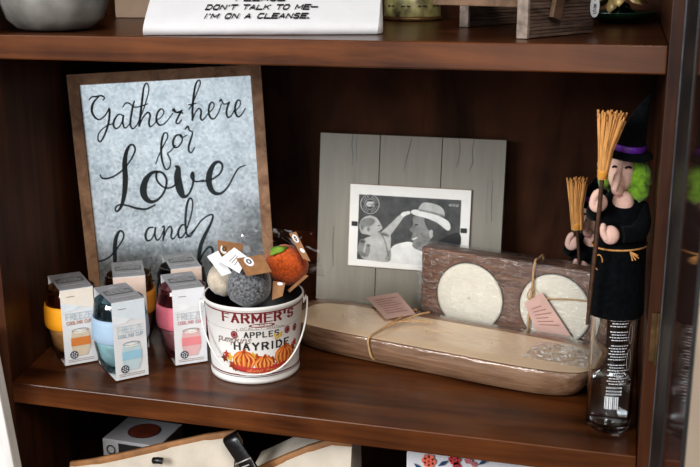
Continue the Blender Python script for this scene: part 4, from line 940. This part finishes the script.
mb.disc(0, .0195, .0013, 'charcoal', fq, 10)
mb.text('8', -.0016, .0016, .0100, .0042, 'charcoal', fq, w=.16); mb.text('S', -.0016, .0016, .0042, .0040, 'charcoal', fq, w=.16)
mb.build('price_tag', ws)
# green dish with gilded leaves
gd = thing('glazed_dish', 'dark green glazed dish with gold leaf pieces beside the wooden riser', 'dish', (.6890, .3750, z))
MB().lathe([(0, 0), (.020, 0), (.0215, .002), (.034, .0040), (.046, .0075), (.0500, .0125), (.0505, .0140), (.0490, .0140), (.044, .0105), (.030, .0075), (0, .007)], 'green_glaze', 48).build('dish', gd)
for i in range(9):
    a = i*2.4; r_ = .012+.020*((i*5) % 7)/7
    mb = MB(); T = Matrix.Translation((r_*cos(a), r_*sin(a), .0165+.0070*(i % 3))) @ Matrix.Rotation(a, 4, 'Z') @ Matrix.Rotation(R(25+9*(i % 4)), 4, 'Y') @ Matrix.Rotation(R(20*(i % 3)-20), 4, 'X')
    pts = [(-.014, 0), (-.006, .008), (.006, .0075), (.015, 0), (.006, -.0075), (-.006, -.008)]
    mb.add([(0, 0, .003)]+[(x, y, 0) for x, y in pts], [(0, j+1, (j+1) % 6+1) for j in range(6)], 'gold' if i % 3 else 'green_glaze', True, T)
    mb.build('leaf', gd, solid=.001)

# ---------------------------------------------------------------- bottom shelf
zf = ZF+.0006
gx = thing('gift_box', 'pale grey carton with a rust red disc on its lid, under the main shelf', 'box', (.0600, .1060, zf), (0, 0, R(-2)))
BHh = .1150
mb = MB(); mb.box(0, .0840, 0, .0700, 0, BHh, 'box_grey')
ft = lambda u, v: (u, v, BHh+.0004); fk = lambda u, v: (u, -.0004, v); fk2 = lambda u, v: (u, -.0007, v)
mb.disc(.0440, .0350, .0215, 'rust', ft, 36); mb.ring(.0440, .0350, .0215, .0012, 'dark', lambda u, v: (u, v, BHh+.0007), 36)
mb.decal([(.0240, .0955), (.0660, .0955), (.0660, .1110), (.0240, .1110)], 'charcoal', fk)
mb.ring(.0125, .1000, .006, .0020, 'charcoal', fk, 18)
for v, x1 in ((.0900, .074), (.0845, .066), (.0790, .070)):
    x = .012
    while x < x1: l = .003+.005*rnd.random(); mb.stroke([(x, v, .0013), (x+l, v, .0013)], 'charcoal', fk); x += l+.0018
mb.decal([(.0842, .0)]*0 or [(.0680, .1010), (.0800, .1010), (.0800, .1070), (.0680, .1070)], 'charcoal', fk)
mb.build('carton', gx, bevel=.001)

def tote(name, label, top, zb, y0, y1, db):
    """soft canvas bag: top is the trimmed front edge as (x, z) points"""
    t = thing(name, label, 'bag', (0, 0, 0))
    mb = MB(); n = len(top); rows_f = []; rows = []
    for k in range(7):
        v = k/6; rows.append([(x+.004*mnoise.noise(Vector((x*20, v*3, 1))), y0-.012*sin(pi*min(1, v*1.0))+.004*mnoise.noise(Vector((x*14, v*4, 3))), zz*(1-v)+zb*v) for x, zz in top])
    rowsb = [[(x, y1+.010*sin(pi*v/6)+.003*mnoise.noise(Vector((x*14, v, 8))), (zz+db)*(1-v/6)+zb*v/6) for x, zz in top] for v in range(7)]
    mb.grid(rows, 'canvas', True); mb.grid(rowsb, 'canvas', True)
    mb.grid([rows[0], rowsb[0]], 'canvas', True); mb.grid([rows[-1], rowsb[-1]], 'canvas', True)
    for j in (0, -1): mb.grid([[r_[j] for r_ in rows], [r_[j] for r_ in rowsb]], 'canvas', True)
    mb.build('canvas_body', t)
    tr = MB(); tr.grid([[(x, y+dy_, zz+dz_) for x, y, zz in rows[0]] for dy_, dz_ in ((-.0015, -.0075), (-.0020, -.001), (-.0005, .0012), (.004, .0012), (.005, -.002))], 'tan', True); tr.build('leather_trim', t)
    return t
t1 = tote('tote_bag', 'cream canvas bag with tan trim and black buckled strap, left on the bottom shelf', [(.050, -.1240), (.080, -.1160), (.125, -.1010), (.184, -.0800), (.240, -.0610), (.2800, -.0490)], zf+.001, .040, .062, -.022)
sb = MB(); cl_ = catmull([(.2780, .034, -.0500), (.2830, .0170, -.0480), (.2950, .0130, -.0620), (.3120, .0125, -.0860), (.3300, .0130, -.1150)], 5)
sw = Vector((.0085, .0, .0055))
sb.grid([[tuple(Vector(p)+sw*k_+Vector((0, -d_, 0))) for p in cl_] for k_, d_ in ((-1, 0), (-.9, .0012), (.9, .0012), (1, 0))], 'black_leather', True)
s1 = sb.build('strap', t1, solid=.0016)
sb = MB(); T = Matrix.Translation((.3050, .0085, -.0760)) @ Matrix.Rotation(R(-30), 4, 'Y')
sb.tube([(.0110*a, -.0005, .0065*c_) for a, c_ in ((-1, -1), (1, -1), (1, 1), (-1, 1))], .0011, 'steel', 8, T, closed=True); sb.tube([(-.0085, -.0005, 0), (.006, -.002, 0)], .0009, 'steel', 6, T); sb.build('buckle', s1)
sb = MB(); sb.tube(catmull([(.178, .0235, -.0945), (.1840, .0225, -.0930), (.1900, .0235, -.0935)], 4), .0042, 'black_leather', 10); sb.build('strap', t1)
t2 = tote('tote_bag', 'white canvas bag with tan trim beside the black strap, right of the buckled bag', [(.2980, -.1010), (.3120, -.0930), (.3400, -.0760), (.3700, -.0590), (.4020, -.0450), (.4250, -.0430)], zf+.001, .0400, .080, .007)

ft_ = thing('floral_towel', 'white towel printed with coral and red flowers on the bottom shelf', 'towel', (.4872, .0600, zf))
mb = MB(); rows = []
zt_ = .1780
for j in range(15):
    u = j/14; rows.append([(.162*u, .0015*mnoise.noise(Vector((u*5, v*3, 0)))+dy_, zt_*v) for dy_, v in ((0, 0), (0, .5), (0, .97), (.006, 1.0), (.016, 1.0), (.022, .97), (.022, 0))])
mb.grid(rows, 'linen', True); mb.add(rows[0], [list(range(7))], 'linen'); mb.add(rows[-1], [list(range(7))[::-1]], 'linen')
fq = lambda u, v: (u, -.0022, zt_+v); fr_ = lambda u, v: (u, -.0026, zt_+v)
def flower(u, v, r_, m, m2, n=6):
    for i in range(n):
        a = 2*pi*i/n; mb.disc(u+r_*.6*cos(a), v+r_*.6*sin(a), r_*.45, m, fq, 10)
    mb.disc(u, v, r_*.5, m, fr_, 10); mb.disc(u, v, r_*.18, m2, lambda a, b_: (a, -.0029, zt_+b_), 8)
off = -.0590+.235-.178
flower(.0270, -.0100, .0085, 'coral', 'berry'); flower(.0570, -.0040, .0070, 'berry', 'navy'); flower(.0600, -.012, .0050, 'berry', 'navy'); flower(.0730, -.0030, .0045, 'rose', 'berry'); flower(.0800, -.0070, .0035, 'rose', 'berry')
flower(.018, -.05, .012, 'coral', 'berry'); flower(.07, -.045, .012, 'berry', 'navy'); flower(.11, -.06, .011, 'rose', 'berry')
for u, v, a in ((.0440, -.0105, 35), (.0905, -.0020, 40), (.0500, -.022, 110), (.0150, -.020, 140), (.095, -.03, 70)):
    c_, s_ = cos(R(a)), sin(R(a)); mb.fan([(u-.008*c_, v-.008*s_), (u-.0025*s_, v+.0025*c_), (u+.008*c_, v+.008*s_), (u+.0025*s_, v-.0025*c_)], 'navy', fr_)
mb.build('towel_cloth', ft_)

# whitewashed board leaning at the left front edge
mb = MB(); mb.box(-.075, 0, -.008, .008, 0, .9270, 'white_wood')
tag(mb.build('wooden_board', None, (.0995, -.0300, ZR+.0100), (R(0), R(-5.9), 0), bevel=.0015), 'whitewashed wooden board leaning against the left end of the bookcase', 'board')

# ---------------------------------------------------------------- light
def area(name, loc, target, size, power, col):
    l = bpy.data.lights.new(name, 'AREA'); l.energy = power; l.color = col; l.shape = 'RECTANGLE'; l.size, l.size_y = size
    o_ = bpy.data.objects.new(name, l); C.objects.link(o_); o_.location = loc
    o_.rotation_euler = (Vector(target)-Vector(loc)).to_track_quat('-Z', 'Y').to_euler()
    return o_
area('window_light', (-1.1, -2.6, 1.35), (.35, .1, .15), (1.5, 1.1), 88, (.96, .98, 1.0))
area('ceiling_light', (1.2, -1.9, 1.75), (.4, .1, .1), (.8, .8), 34, (1.0, .92, .82))
area('sign_sheen_light', (.9, -3.6, .45), (.2, .2, .15), (2.4, 1.5), 24, (.93, .97, 1.0))  # added lamp behind the camera, brightens the reflection in the metal sign
w = bpy.data.worlds.new('world'); bpy.context.scene.world = w; w.use_nodes = True
bgn = w.node_tree.nodes['Background']; bgn.inputs[0].default_value = (.86, .88, .92, 1); bgn.inputs[1].default_value = .20

# ---------------------------------------------------------------- camera
cam = bpy.data.cameras.new('camera'); co = bpy.data.objects.new('camera', cam); C.objects.link(co)
co.location = (.7121, -.9902, .4932)
yaw, pitch, roll = R(15.586), R(14.990), R(-.224)
fwd = Vector((-sin(yaw)*cos(pitch), cos(yaw)*cos(pitch), -sin(pitch))); rt = Vector((cos(yaw), sin(yaw), 0)); up = rt.cross(fwd)
r2 = rt*cos(roll)+up*sin(roll); u2 = -rt*sin(roll)+up*cos(roll)
mw = Matrix((( r2.x, u2.x, -fwd.x), (r2.y, u2.y, -fwd.y), (r2.z, u2.z, -fwd.z))).to_4x4(); mw.translation = co.location
co.matrix_world = mw
cam.lens = 1004.24/700*36; cam.sensor_width = 36; cam.clip_start = .02
cam.dof.use_dof = True; cam.dof.focus_distance = 1.16; cam.dof.aperture_fstop = 9
sc = bpy.context.scene; sc.camera = co
sc.view_settings.view_transform = 'Standard'; sc.view_settings.look = 'Medium High Contrast'
